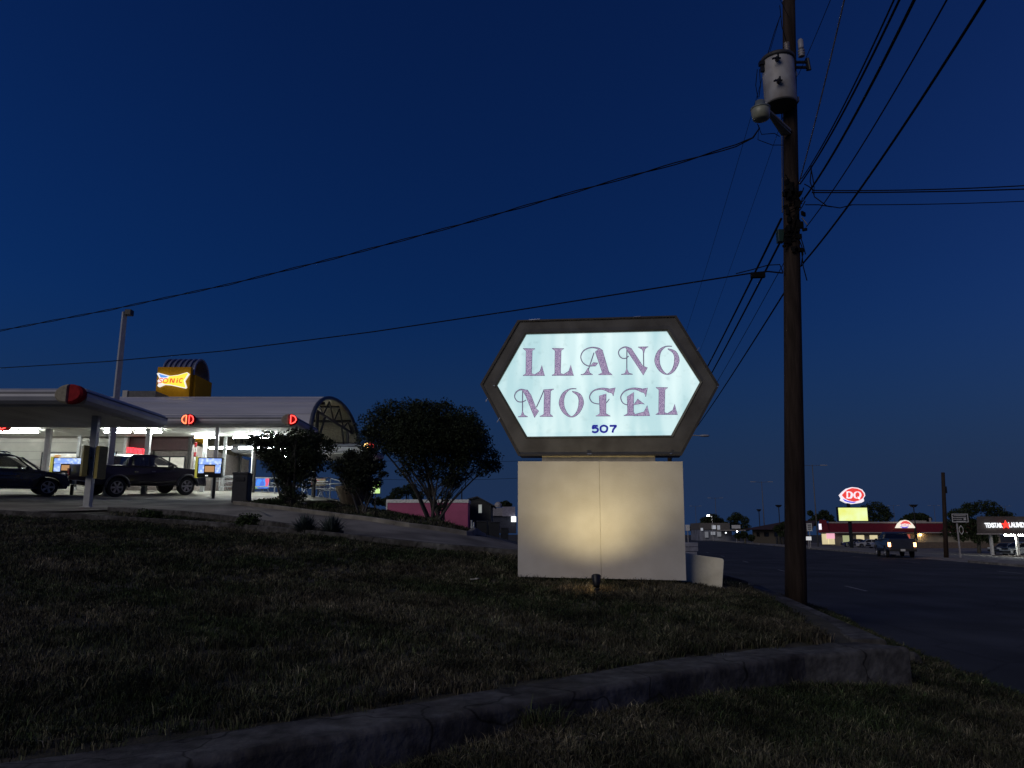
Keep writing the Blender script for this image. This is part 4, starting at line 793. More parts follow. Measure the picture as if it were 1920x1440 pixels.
b0 = at(2, 797, 32.5); badge((b0.x, b0.y, b0.z), R(0), .9, True, 'red lit half-moon badge at the left edge of the photo', neonL=(1, .13, .05))
c3 = canopy('drive_in_canopy', -16, -8.1, 43.5, 48.8, 6.25, .55, 'rear patio canopy showing between the two smaller trees', [(-13.4, 44.1, 1.0, 'x'), (-11.9, 44.1, 1.0, 'x')])
b0 = at(692, 837, 43.2); badge((b0.x, b0.y, b0.z), R(5), .85, True, 'half-moon badge with yellow left D and dark red right D on the rear canopy', neonL=(1, .62, .2), neonR=(.5, .03, .03), sx=.75)
# columns
def column(px, py, D, ztop, w, label, m=m_col, grp='canopy columns', dpt=None):
    p = at(px, py, D); zb = h(p.x, D)-.05; root = empty('canopy_column', (p.x, D, zb), label, 'column', grp)
    mb = MB(); d = dpt or w; mb.box((p.x, D, (zb+ztop)/2), (w, d, ztop-zb)); mb.build('post', m, root, bevel=.012)
    mb = MB(); mb.box((p.x, D, zb+.07), (w+.14, d+.14, .03)); mb.build('base_plate', m, root)
    return root
column(171, 880, 24.6, 5.50, .20, 'grey steel column of the near canopy between two olive menu backs')
column(88, 850, 33.6, 6.30, .21, 'white lit column behind the dark blue SUV')
column(276, 850, 33.6, 6.30, .19, 'white lit column rising behind the pickup truck')
column(147, 850, 36.0, 6.30, .13, 'thin shadowed column left of the olive menu backs')
column(405, 850, 33.2, 6.30, .15, 'grey column carrying the right menu board')
column(384, 850, 36.2, 6.30, .17, 'pale column behind the right menu board')
column(421, 850, 38.2, 6.9, .14, 'column between the right menu board and the dark bin')
column(476, 850, 40, 6.9, .16, 'slim patio column right of the dark bin')
p = at(365, 860, 36.3); mb = MB(); zb = h(p.x, 36.3); mb.tube([(p.x, 36.3, zb), (p.x, 36.3, 6.0)], .05, 10); q = mb.build('bollard_pipe', mat('white_pipe', (.6, .6, .58), .4), smooth=True); tag(q, 'slender white pipe with red bands standing left of the right menu board', 'pipe')
mb = MB(); [mb.tube([(p.x, 36.3, z), (p.x, 36.3, z+.22)], .054, 10) for z in (5.3, 5.75)]; mb.build('red_band', m_bred, q, smooth=True)
# floodlight mast above the canopies
p = at(218, 745, 31.6); pt2 = at(243, 585, 31.6); zt = pt2.z; root = empty('light_mast', (p.x, 31.6, h(p.x, 31.6)), 'tall square light mast rising behind the near canopy, lamp unlit', 'light pole')
mb = MB(); mb.tube([(p.x, 31.6, h(p.x, 31.6)), (p.x, 31.6, zt)], [.17, .12], 4); mb.build('mast', m_col, root)
mb = MB(); mb.box((p.x+.22, 31.55, zt-.05), (.26, .3, .24)); mb.tube([(p.x, 31.6, zt-.1), (p.x+.15, 31.6, zt-.05)], .03, 6); mb.build('lamp_head', m_blk, root, bevel=.04)
# menu boards
m_olive = mat('olive_housing', (.34, .28, .08), .55, var=.08)
def screen_mat():
    m = bpy.data.materials.new('menu_screen'); m.use_nodes = True; n = m.node_tree.nodes; l = m.node_tree.links; b = n['Principled BSDF']; tc = n.new('ShaderNodeTexCoord')
    vo = n.new('ShaderNodeTexVoronoi'); vo.distance = 'CHEBYCHEV'; vo.inputs['Scale'].default_value = 9; l.new(tc.outputs['Object'], vo.inputs['Vector'])
    cr = n.new('ShaderNodeValToRGB'); l.new(vo.outputs['Distance'], cr.inputs[0]); cr.color_ramp.elements[0].position = .2; cr.color_ramp.elements[0].color = (.75, .88, 1, 1); cr.color_ramp.elements[1].position = .45; cr.color_ramp.elements[1].color = (.16, .32, .85, 1)
    l.new(cr.outputs[0], b.inputs['Emission Color']); b.inputs['Emission Strength'].default_value = 1.1; return m
m_scr = screen_mat(); m_food = mat('food_picture', (.3, .1, .05), .4, scale=12, emit=(.75, .42, .18), es=.6)
def menu_board(px0, px1, py0, py1, D, yaw, label):
    a, b = at(px0, py1, D), at(px1, py0, D); cx, cz = (a.x+b.x)/2, (a.z+b.z)/2; w, hh_ = (b.x-a.x)/math.cos(yaw), b.z-a.z; zg = h(cx, D)
    root = empty('menu_board', (cx, D, zg), label, 'menu board', 'lit drive-in menu boards', rz=yaw); c = cz-zg
    mb = MB(); mb.box((0, .08, c), (w, .22, hh_)); mb.build('housing', m_blk, root, local=True, bevel=.01)
    mb = MB(); mb.box((-w/2-.03, .02, c), (.06, .3, hh_+.04)); mb.build('side_panel', mat('yellow_panel', (.55, .48, .06), .5, emit=(.8, .75, .12), es=.35), root, local=True)
    mb = MB(); mb.box((0, -.035, c+hh_*.30), (w*.92, .012, hh_*.30)); mb.build('menu_header', m_scr, root, local=True)
    mb = MB(); mb.box((-w*.34, -.035, c-hh_*.08), (w*.22, .012, hh_*.42)); mb.build('menu_panel', m_scr, root, local=True)
    mb = MB(); mb.box((w*.34, -.035, c-hh_*.08), (w*.22, .012, hh_*.42)); mb.build('menu_panel', m_scr, root, local=True)
    mb = MB(); mb.box((0, -.04, c-hh_*.08), (w*.38, .012, hh_*.30)); mb.build('food_screen', m_food, root, local=True)
    mb = MB(); mb.box((-w*.1, -.04, c-hh_*.42), (.1, .012, .05)); mb.build('speaker_button', mat('button_white', (.7, .7, .7), .4, emit=(1, 1, 1), es=.8), root, local=True)
    mb = MB(); mb.box((w*.2, .1, c/2-hh_*.2), (.1, .1, c)); mb.build('stand', m_blk, root, local=True)
menu_board(99, 154, 858, 891, 31.2, R(6), 'lit blue menu board left of the olive menu backs, above the SUV bonnet')
menu_board(370, 417, 858, 895, 31.2, R(6), 'lit blue menu board on the column right of the pickup truck')
for px0, px1, py0, py1, yw, lb in ((152, 166, 836, 893, R(-50), 'left of the pair of olive menu backs on the near column'), (181, 197, 837, 898, R(62), 'right of the pair of olive menu backs on the near column')):
    a, b = at(px0, py1, 24.4), at(px1, py0, 24.4); cx = (a.x+b.x)/2; zg = h(cx, 24.4); root = empty('order_station', (cx, 24.4, zg), lb, 'order station', 'olive order stations', rz=yw); c = (a.z+b.z)/2-zg; H_ = b.z-a.z
    mb = MB(); mb.box((0, 0, c), (.30, .17, H_)); mb.build('housing', m_olive, root, local=True, bevel=.012)
    mb = MB(); mb.box((0, .09, c), (.30, .05, H_-.08)); mb.build('glass_front', m_glass, root, local=True)
    mb = MB(); mb.box((.0, .1, c+.1), (.06, .3, .06)); mb.build('bracket', m_blk, root, local=True)

# restaurant building
WY = 37.6
bld = empty('restaurant', (-20, WY, h(-20, WY)), 'pale drive-in restaurant with maroon band and curved metal roof behind the canopies', 'building')
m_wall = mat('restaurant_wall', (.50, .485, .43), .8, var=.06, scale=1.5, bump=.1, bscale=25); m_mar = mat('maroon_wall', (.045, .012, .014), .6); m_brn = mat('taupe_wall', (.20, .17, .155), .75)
xj = at(232, 860, WY).x; xk = at(356, 860, WY+.4).x; zg = 3.3
mb = MB(); mb.b2((-40, WY, zg), (xj, WY+9, 6.95)); mb.build('wall', m_wall, bld, bevel=.01)
mb = MB()
for z in np.arange(3.6, 6.9, .42): mb.box((-29, WY-.004, z), (2*(xj+29)-.1, .012, .02))
mb.build('wall_joints', mat('joint_grey', (.30, .29, .26), .8), bld)
mb = MB(); mb.box((xj+.03, WY-.02, 5.1), (.14, .12, 3.6)); mb.build('corner_trim', mat('white_trim', (.75, .75, .72), .5), bld, bevel=.01)
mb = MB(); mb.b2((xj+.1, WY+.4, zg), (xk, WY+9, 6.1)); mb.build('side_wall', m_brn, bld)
mb = MB(); mb.b2((xj+.1, WY+.2, 5.78), (xk+.1, WY+.42, 6.7)); mb.build('maroon_band', m_mar, bld)
mb = MB(); mb.b2((xj+.12, WY+.18, 5.2), (at(282, 860, WY).x, WY+.41, 5.77)); mb.build('entrance_panel', mat('dark_panel', (.03, .032, .028), .5), bld)
# red neon lettering over the entrance (not legible in the photograph)
m_neo = mat('neon_red', (.5, .05, .05), .4, emit=(1, .04, .06), es=2.5); mb = MB(); rg = random.Random(11)
a = at(237, 840, WY); b = at(276, 843, WY); n = 13
for k in range(n):
    x = a.x+(b.x-a.x)*(k+.5)/n; z = a.z-(.10*k/n)-.08; w = (b.x-a.x)/n*.36
    mb.tube([(x-w, WY+.1, z-.13), (x-w, WY+.1, z+.13), (x+w, WY+.1, z+.12 if k % 2 else z), (x+w, WY+.1, z-.13 if k % 3 else z+.1)], .022, 5)
mb.build('neon_lettering', m_neo, bld)
def window(px0, px1, py0, py1, y, glassm, label=None, parent=bld, n=1):
    a, b = at(px0, py1, y), at(px1, py0, y); mb = MB(); t = .07
    mb.b2((a.x, y-.05, a.z), (a.x+t, y+.03, b.z)); mb.b2((b.x-t, y-.05, a.z), (b.x, y+.03, b.z)); mb.b2((a.x+t, y-.05, b.z-t), (b.x-t, y+.03, b.z)); mb.b2((a.x+t, y-.05, a.z), (b.x-t, y+.03, a.z+t))
    for k in range(1, n): x = a.x+(b.x-a.x)*k/n; mb.b2((x-.04, y-.045, a.z+t), (x+.04, y+.025, b.z-t))
    f = mb.build('window', m_blk, parent, label=label); mb = MB(); mb.b2((a.x+t, y-.03, a.z+t), (b.x-t, y-.01, b.z-t)); mb.build('pane', glassm, f); return a, b, f
m_wlit = mat('lit_pane', (.3, .3, .28), .2, scale=2.5, var=.3, emit=(.62, .60, .50), es=.75); m_wblu = mat('blue_poster_pane', (.2, .3, .4), .2, emit=(.42, .60, .72), es=.8)
a, b, f = window(75, 151, 848, 884, WY, m_wlit)
mb = MB(); m_org = mat('poster_food', (.5, .25, .08), .5, scale=6, emit=(.62, .36, .12), es=.5); rg = random.Random(2)
for k in range(9): x = a.x+(b.x-a.x)*(.34+rg.uniform(-.08, .1)); z = a.z+(b.z-a.z)*(.14+.08*k); mb.lathe((x, WY-.04, z), [(.16+rg.uniform(-.05, .05), 0), (.12, .06)], 9, )
mb.build('poster_picture', m_org, f)
window(166, 220, 847, 884, WY, m_wblu)
window(285, 349, 855, 902, WY+.4, m_wlit, n=2)
window(238, 262, 850, 905, WY+.4, mat('dim_pane', (.05, .05, .05), .2, emit=(.2, .2, .18), es=.5))
# parapet screen and rooftop sign tower
mb = MB(); a = at(233, 751, 38.5); b = at(292, 733, 38.5); mb.b2((a.x, 38.5, 6.9), (b.x, 42.5, b.z+.0)); mb.build('roof_screen', mat('screen_grey', (.12, .12, .115), .7), bld); mb = MB(); mb.b2((a.x-.1, 38.44, 6.9), (a.x+.14, 38.7, b.z+.02)); mb.build('roof_screen_edge', m_wall, bld)
tw = empty('sign_tower', (-18, 40, 7), 'mustard rooftop sign tower with ribbed arch on top and a lit name sign', 'sign tower')
tx0, tx1 = at(293, 720, 40).x, at(356, 720, 40).x; tzt = at(300, 688, 40).z; tzm = at(370, 708, 41).z
m_must = mat('mustard_paint', (.56, .27, .010), .8, var=.05, spec=.1)
mb = MB(); mb.b2((tx0, 40, 6.6), (tx1, 40.25, tzt)); mb.build('front_panel', m_must, tw, bevel=.015)
mb = MB(); mb.b2((tx0+.02, 40.255, 6.6), (tx1+.18, 42.5, tzm)); mb.build('tower_body', m_must, tw, bevel=.015)
m_rib = mat('rib_metal', (.28, .30, .42), .35, metal=.3); ry0, ry1 = 40.3, 42.4; yc, ra = (ry0+ry1)/2, (ry1-ry0)/2; ztop = at(330, 672.5, 41).z; zs = ztop-ra
for k in range(7):
    x = tx0+.12+(tx1-tx0-.1)*k/6; mb = MB(); mb.tube([(x, ry0, tzm)]+[(x, yc-ra*math.cos(math.pi*i/14), zs+ra*math.sin(math.pi*i/14)) for i in range(15)]+[(x, ry1, tzm)], .055, 6); mb.build('arch_rib', m_rib, tw, smooth=True)
mb = MB(); P = [(yc-(ra-.05)*math.cos(math.pi*i/14), zs+(ra-.05)*math.sin(math.pi*i/14)) for i in range(15)]
P = [(ry0+.05, tzm)]+P+[(ry1-.05, tzm)]; mb.add([(tx0+.1, y, z) for y, z in P]+[(tx1, y, z) for y, z in P], [(i, i+1, 17+i+1, 17+i) for i in range(16)]); o = mb.build('arch_skin', mat('skin_metal', (.16, .17, .25), .4, metal=.3), tw)
o.modifiers.new('t', 'SOLIDIFY').thickness = .03
# lit name sign
SZ = lambda zx, zy, off=0: at(200+zx/7.2, 560+zy/7.2, 39.8-off)
sgn = empty('name_sign', at(323, 712, 39.85), 'lit bow-tie drive-in name sign, yellow and blue, on the mustard tower', 'sign', rz=0)
bow = [(676, 1010), (700, 1000), (855, 1042), (960, 1030), (1085, 993), (1108, 1012), (1045, 1105), (1072, 1195), (1055, 1208), (860, 1165), (775, 1158), (700, 1190), (684, 1175), (700, 1145), (685, 1110), (712, 1075)]
mb = MB(); mb.prism([SZ(x, y) for x, y in bow], (0, .16, 0)); mb.build('sign_cabinet', mat('sign_white_edge', (.7, .7, .7), .4, emit=(1, 1, .95), es=.8), sgn)
def flat(pts, name, mt, off, parent=sgn, conv=SZ):
    mb = MB(); mb.prism([conv(x, y, off) for x, y in pts], (0, .006, 0)); return mb.build(name, mt, parent)
flat([(848, 1048), (962, 1036), (1082, 1000), (1100, 1012), (1038, 1105), (1064, 1196), (1052, 1200), (860, 1158), (785, 1152), (730, 1130), (830, 1070)], 'yellow_field', mat('sign_yellow', (.6, .5, .05), .4, emit=(1, .82, .06), es=1.0), .012)
flat([(705, 1022), (715, 1016), (830, 1050), (800, 1064), (730, 1064)], 'blue_field', mat('sign_blue', (.1, .2, .5), .4, emit=(.10, .32, .85), es=1.0), .012)
m_sred = mat('sign_red', (.5, .05, .03), .4, emit=(.80, .09, .03), es=.9)
cvs = lambda x, y: SZ(x, y, .03); sh = lambda P, dx: [(x+dx+(1105-y)*.22, y) for x, y in P]
for nm, path, w, cl in (('S', [(752, 1082), (735, 1076), (712, 1080), (708, 1094), (724, 1104), (742, 1114), (738, 1130), (716, 1136), (700, 1130)], 11, 0), ('O', [(790, 1078), (815, 1086), (822, 1106), (812, 1128), (790, 1136), (768, 1128), (760, 1106), (768, 1086)], 12, 1)):
    mb = MB(); add_ribbon(mb, sh(path, 4), w, cvs, bool(cl), 3); mb.build('letter', m_sred, sgn)
mb = MB()
for P in ([(845, 1136), (845, 1076), (862, 1076), (862, 1136)], [(893, 1136), (893, 1076), (910, 1076), (910, 1136)], [(858, 1082), (870, 1076), (898, 1130), (886, 1136)]): add_poly(mb, sh(P, 8), cvs)
mb.build('letter', m_sred, sgn)
mb = MB(); add_poly(mb, sh([(938, 1136), (938, 1092), (955, 1092), (955, 1136)], 6), cvs); add_poly(mb, sh([(938, 1086), (938, 1074), (955, 1074), (955, 1086)], 6), cvs); mb.build('letter', m_sred, sgn)
mb = MB(); add_ribbon(mb, sh([(1022, 1086), (1010, 1078), (990, 1082), (980, 1104), (988, 1128), (1004, 1134), (1018, 1130)], 2), 12, cvs, False, 3); mb.build('letter', m_sred, sgn)

# barrel roof
vlt = empty('barrel_roof', (-15, 41, 6.9), 'curved ribbed metal barrel roof, its open truss end facing right', 'roof')
vy0, vy1 = 35.3, 46.8; vzs = 6.85; vtop = at(590, 746, 40).z; rise = vtop-vzs; yc = (vy0+vy1)/2; hw_ = (vy1-vy0)/2
def arc(n=20, off=0): return [(yc-(hw_+off)*math.cos(math.pi*i/n), vzs-.5+(rise+.5+off)*math.sin(math.pi*i/n)**.85) for i in range(n+1)]
A_ = arc(); xe = -9.35; xs = -23
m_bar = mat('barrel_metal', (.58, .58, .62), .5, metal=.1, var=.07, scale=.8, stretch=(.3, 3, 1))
mb = MB(); mb.add([(xs, y, z) for y, z in A_]+[(xe, y, z) for y, z in A_], [(i, i+1, 22+i, 21+i) for i in range(20)]); o = mb.build('roof_skin', m_bar, vlt); sd = o.modifiers.new('t', 'SOLIDIFY'); sd.thickness = .06
mb = MB()
for i in (2, 4, 6, 8, 10, 13, 16): y, z = arc(20, .01)[i]; mb.tube([(xs, y, z), (xe, y, z)], .022, 5)
mb.build('standing_seams', m_bar, vlt)
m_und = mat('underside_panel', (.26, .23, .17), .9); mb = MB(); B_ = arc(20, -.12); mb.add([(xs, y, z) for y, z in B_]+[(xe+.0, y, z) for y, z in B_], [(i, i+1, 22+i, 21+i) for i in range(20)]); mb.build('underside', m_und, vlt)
mb = MB(); mb.tube([(xe+.03, y, z-.05) for y, z in A_], .10, 8); mb.build('end_arch', mat('arch_dark', (.05, .06, .09), .5), vlt, smooth=True)
m_trs = mat('truss_dark', (.022, .02, .019), .6)
for xx in (xe-.25, xe-3.2, xe-6.4):
    mb = MB(); zc = vzs+rise*.42; mb.tube([(xx, vy0+.9, zc), (xx, vy1-.9, zc)], .07, 6); nb_ = 4
    for k in range(nb_):
        ya = vy0+1+(vy1-vy0-2)*k/nb_; yb = vy0+1+(vy1-vy0-2)*(k+.5)/nb_; yd = vy0+1+(vy1-vy0-2)*(k+1)/nb_; zz = lambda y: vzs-.5+(rise+.4)*math.sin(math.acos(max(-1, min(1, (yc-y)/hw_))))**.85-.1
        mb.tube([(xx, ya, zc), (xx, yb, max(zc, zz(yb)))], .04, 5); mb.tube([(xx, yb, max(zc, zz(yb))), (xx, yd, zc)], .04, 5)
    for y in (vy0+2.2, vy1-2.2): mb.tube([(xx, y, h(xe, 42)), (xx, y, zc)], .1, 6); mb.tube([(xx, y, zc-1.9), (xx, y+1.6*(1 if y < yc else -1), zc)], .06, 5)
    mb.build('truss', m_trs, vlt)
for yy_ in (vy0+2.6, yc, vy1-2.6): mb = MB(); zq = vzs-.5+(rise+.4)*math.sin(math.acos((yc-yy_)/hw_))**.85-.22; mb.tube([(xs, yy_, zq), (xe, yy_, zq)], .07, 5); mb.build('purlin', m_trs, vlt)
# light fittings under the barrel roof
for tx in (-14.9, -13.4, -11.9):
    mb = MB(); mb.tube([(tx-.55, 39.2, 6.05), (tx+.55, 39.2, 6.05)], .045, 8); mb.build('light_tube', m_tubl, vlt)
    mb = MB(); mb.box((tx, 39.26, 6.10), (1.2, .04, .05)); mb.build('light_fitting', m_fas, vlt)

# patio: slab, rails, tables, screens, planter, bin
a = gp(430, 936, 28, 46); tag(loft('patio_slab', [(-15.5, 38.2), (-8.2, 37.6)], [(-15.5, 50), (-8, 50)], m_conc, HU, .07, 12, 12), kind='structure')
m_rail = mat('rail_metal', (.45, .46, .48), .4, metal=.2)
def railing(p0, p1, D, label, n):
    a, b = at(*p0, D), at(*p1, D); za, zb_ = h(a.x, D), h(b.x, D); root = empty('railing', (a.x, D, za), label, 'railing', 'patio railings')
    for f in (1.0, .55): mb = MB(); mb.tube([(a.x, D, a.z-(1-f)*.95), (b.x, D, b.z-(1-f)*.95)], .028, 8); mb.build('rail', m_rail, root, smooth=True)
    for k in range(n+1): t = k/n; x = a.x+(b.x-a.x)*t; zt = a.z+(b.z-a.z)*t; mb = MB(); mb.tube([(x, D, h(x, D)-.1), (x, D, zt)], .03, 8); mb.build('post', m_rail, root, smooth=True)
    return root
railing((412, 896), (620, 896), 37.8, 'pale patio railing behind the dark bin and the left small tree', 4); railing((620, 897), (660, 908), 37.8, 'short end of the patio railing by the round planter', 1)
mb = MB(); p = at(660, 925, 37.0); zg = h(p.x, 37.0); mb.lathe((p.x, 37.0, zg), [(.45, 0), (.5, .1), (.78, .75), (.8, .9), (.74, .9), (.7, .8)], 28); o = mb.build('planter', mat('planter_clay', (.07, .052, .035), .9), smooth=False); tag(o, 'large round clay planter at the right end of the patio railing', 'planter')
mb = MB(); p = gp(452, 943, 24, 30); bw, bh = .62, .98
dustb = empty('waste_bin', p, 'tall dark square waste bin at the driveway edge by the left small tree', 'bin'); mb.box((p.x, p.y, p.z+bh/2), (bw*.86, bw*.8, bh)); mb.build('bin_body', mat('bin_plastic', (.022, .024, .03), .5), dustb, bevel=.03)
mb = MB(); mb.box((p.x, p.y, p.z+bh+.02), (bw*.92, bw*.86, .08)); mb.build('lid', mat('bin_lid', (.03, .032, .04), .5), dustb, bevel=.03)
mb = MB(); mb.box((p.x, p.y-bw*.42, p.z+bh*.82), (bw*.5, .03, .12)); mb.build('opening', m_blk, dustb)
# tables with benches
def table(px, D, label):
    p = at(px, 930, D); zg = h(p.x, D)+.07; root = empty('patio_table', (p.x, D, zg), label, 'table', 'patio tables'); mb = MB(); mb.box((0, 0, .74), (1.5, .75, .04)); mb.build('table_top', m_rail, root, local=True)
    for s in (-1, 1): mb = MB(); mb.box((0, s*.7, .45), (1.5, .28, .04)); mb.build('bench', m_rail, root, local=True); mb = MB(); mb.tube([(s*.5, -.7, 0), (s*.5, 0, .4), (s*.5, 0, .74)], .03, 6); mb.tube([(s*.5, .7, 0), (s*.5, 0, .4)], .03, 6); mb.tube([(s*.5, -.7, .43), (s*.5, .7, .43)], .025, 6); mb.build('leg_frame', m_rail, root, local=True)
for px, D, l in ((437, 40.5, 'metal patio table half hidden by the dark bin'), (515, 41, 'metal patio table behind the colourful lit panel'), (590, 41, 'metal patio table right of the left small tree trunks'), (620, 39.5, 'metal patio table next to the round planter')): table(px, D, l)
# lit panels on the patio
def litpanel(name, px0, px1, py0, py1, D, mt, label, cat='lit panel'):
    a, b = at(px0, py1, D), at(px1, py0, D); zg = h((a.x+b.x)/2, D); root = empty(name, ((a.x+b.x)/2, D, zg), label, cat); mb = MB(); mb.b2((a.x-.03, D, a.z-.03), (b.x+.03, D+.12, b.z+.03)); mb.build('cabinet', m_blk, root); mb = MB(); mb.b2((a.x, D-.02, a.z), (b.x, D-.005, b.z)); mb.build('lit_face', mt, root)
    mb = MB(); mb.b2(((a.x+b.x)/2-.04, D+.02, zg-.1), ((a.x+b.x)/2+.04, D+.1, a.z-.03)); mb.build('stand', m_blk, root); return root
def multi_mat(name, cols, sc_, es):
    m = bpy.data.materials.new(name); m.use_nodes = True; n = m.node_tree.nodes; l = m.node_tree.links; b = n['Principled BSDF']; tc = n.new('ShaderNodeTexCoord'); nz = n.new('ShaderNodeTexNoise'); nz.inputs['Scale'].default_value = sc_; nz.inputs['Detail'].default_value = 1; l.new(tc.outputs['Object'], nz.inputs['Vector']); cr = n.new('ShaderNodeValToRGB'); l.new(nz.outputs['Fac'], cr.inputs[0])
    cr.color_ramp.interpolation = 'CONSTANT'; cr.color_ramp.elements[0].color = (*cols[0], 1); cr.color_ramp.elements[0].position = 0
    for k, c in enumerate(cols[1:]):
        if k == 0: e = cr.color_ramp.elements[1]; e.position = .40
        else: e = cr.color_ramp.elements.new(.40+.2*k/(len(cols)-1))
        e.color = (*c, 1)
    l.new(cr.outputs[0], b.inputs['Emission Color']); b.inputs['Emission Strength'].default_value = es; b.inputs['Base Color'].default_value = (.03, .03, .03, 1); return m
litpanel('lit_panel', 479, 505, 897, 916, 39.6, multi_mat('panel_colours', [(.35, .6, .1), (.02, .25, .9), (.02, .12, .8), (.02, .3, 1), (.9, .08, .2)], 1.6, .9), 'colourful blue and red lit panel behind the railing right of the dark bin')
litpanel('lit_panel', 530, 572, 869, 892, 46, mat('white_lit', (.8, .8, .85), .4, emit=(.8, .85, 1), es=1.6), 'white lit panel glimpsed through the left small tree')
litpanel('lit_panel', 584, 610, 898, 910, 42, multi_mat('panel_reds', [(.35, .2, .08), (.3, .03, .02), (.25, .2, .1)], 3, .5), 'dim red lit panel on the patio right of the left small tree')
litpanel('lit_panel', 695, 713, 902, 925, 60, multi_mat('panel_greens', [(.3, .6, .1), (.5, .75, .25), (.7, .9, .6)], 2.0, 1.2), 'bright green and white lit street sign behind the middle small tree')

# ================================================================ TREES AND SHRUBS
m_leaf = attr_mat('leaves', .7); m_bark = mat('bark', (.11, .10, .085), .85, var=.3, scale=6, stretch=(4, 4, .6), bump=.4)
m_bark2 = mat('pale_bark', (.075, .07, .065), .8, var=.25, scale=6, stretch=(4, 4, .6), bump=.3)
def leafcloud(parent, clumps, n, size, col=(.035, .055, .016), name='crown', zmin=None):
    """clumps: (x, y, z, rx, ry, rz)"""
    C = np.array(clumps, float); vol = (C[:, 3]*C[:, 4]*C[:, 5])**.75; k = RNG.choice(len(C), n, p=vol/vol.sum())
    d = RNG.normal(size=(n, 3)); d /= np.linalg.norm(d, axis=1)[:, None]; r = RNG.uniform(.15, 1, n)**.45; r *= 1+.10*np.sin(d[:, 0]*7+k)*np.cos(d[:, 2]*6+k*2)
    P = C[k, :3]+d*r[:, None]*C[k, 3:]
    # gaps: drop leaves where a coarse noise is low
    g = np.sin(P[:, 0]*5.1+k)*np.sin(P[:, 1]*4.3+1.3*k)*np.sin(P[:, 2]*5.7); P = P[(g > -.32) | (r < .4)]; n = len(P)
    a = RNG.normal(size=(n, 3)); a /= np.linalg.norm(a, axis=1)[:, None]; b = np.cross(a, RNG.normal(size=(n, 3))); b /= np.linalg.norm(b, axis=1)[:, None]; s = size*RNG.uniform(.6, 1.4, n)[:, None]
    V = np.stack([P-a*s, P+b*s*.5, P+a*s, P-b*s*.5], 1).reshape(-1, 3); F = np.arange(4*n).reshape(n, 4)
    c = np.array([col])*RNG.uniform(.5, 1.6, (n, 1))*np.array([1, 1, 1])+RNG.uniform(0, .008, (n, 1)); c = np.repeat(c, 4, 0); c = np.concatenate([c, np.ones((len(c), 1))], 1)
    return npmesh(name, V, F, m_leaf, parent, col=c)
def crape(base, D, outline, stems, n, size, label, cat='tree', group='crape myrtle trees', bark=m_bark2, zc=None, depth=None, seed=1, fan=1.0, col=(.018, .027, .011)):
    """outline: list of (px, py, rpx) clump circles in the photo's view at depth D"""
    rg = random.Random(seed); root = empty('tree', base, label, cat, group); cl = []
    for px, py, rp in outline:
        p = at(px, py, D); r = rp/FPX*D
        for j in range(3): cl.append((p.x+rg.uniform(-.3, .3)*r, base[1]+rg.uniform(-.8, .8)*(depth or 1), p.z+rg.uniform(-.1, .1)*r, r*rg.uniform(.8, 1.2), r*rg.uniform(.9, 1.3), r*rg.uniform(.75, 1.05)))
    mb = MB()
    for k in range(stems):
        q = 2*math.pi*k/stems+rg.uniform(-.3, .3); c = cl[rg.randrange(len(cl))]; b0 = Vector(base)+Vector((math.cos(q)*.14*fan, math.sin(q)*.14*fan, -.1)); e = Vector(c[:3]); mid = b0.lerp(e, .5)+Vector((-(e.x-b0.x)*.22, -(e.y-b0.y)*.22, rg.uniform(-.1, .15)))
        P = bezi(b0, mid, e, 8); r0 = rg.uniform(.035, .055)*fan**.5; mb.tube([p+Vector((rg.uniform(-.02, .02), rg.uniform(-.02, .02), 0)) for p in P], [r0*(1-.8*i/8) for i in range(9)], 7)
        for j in range(3):
            s_ = P[rg.randrange(3, 7)]; c = cl[rg.randrange(len(cl))]; e2 = s_.lerp(Vector(c[:3]), .8); mb.tube(bezi(s_, s_.lerp(e2, .5)+Vector((0, 0, .1)), e2, 4), [.018, .015, .012, .008, .005], 5)
    mb.build('trunk', bark, root, smooth=True); leafcloud(root, cl, n, size, col=col); return root
g3 = gp(818, 975, 18, 30)
crape(g3, g3.y, [(800, 815, 62), (855, 822, 50), (750, 808, 45), (735, 772, 24), (768, 765, 22), (800, 770, 22), (835, 775, 24), (865, 785, 24), (700, 800, 22), (740, 800, 34), (790, 800, 36), (840, 808, 38), (885, 805, 24), (898, 830, 26), (915, 858, 22), (880, 850, 30), (840, 848, 32), (790, 840, 34), (740, 830, 30), (700, 830, 22), (692, 812, 18), (716, 782, 16), (925, 872, 14), (860, 880, 22), (820, 880, 20), (775, 870, 20), (760, 885, 12), (800, 885, 18), (850, 895, 20), (905, 880, 16), (845, 905, 14), (835, 930, 12), (830, 955, 9)], 18, 72000, .046, 'big round multi-stem tree right of the drive-in, crown against the sky', depth=1.5, seed=4, fan=1.9)
g1 = gp(541, 945, 22, 30)
crape(g1, g1.y, [(548, 850, 50), (545, 885, 26), (500, 822, 17), (530, 826, 16), (566, 818, 14), (592, 820, 17), (615, 835, 15), (480, 830, 13), (500, 840, 24), (545, 838, 28), (590, 845, 24), (515, 868, 22), (560, 872, 26), (600, 870, 18), (535, 895, 18), (570, 900, 18), (520, 905, 10), (545, 925, 16), (560, 930, 12), (530, 935, 10), (470, 820, 8)], 12, 27000, .042, 'bushy small tree in front of the patio, between the dark bin and the clay planter', depth=.8, seed=8, fan=1.1)
g2 = gp(680, 962, 20, 28)
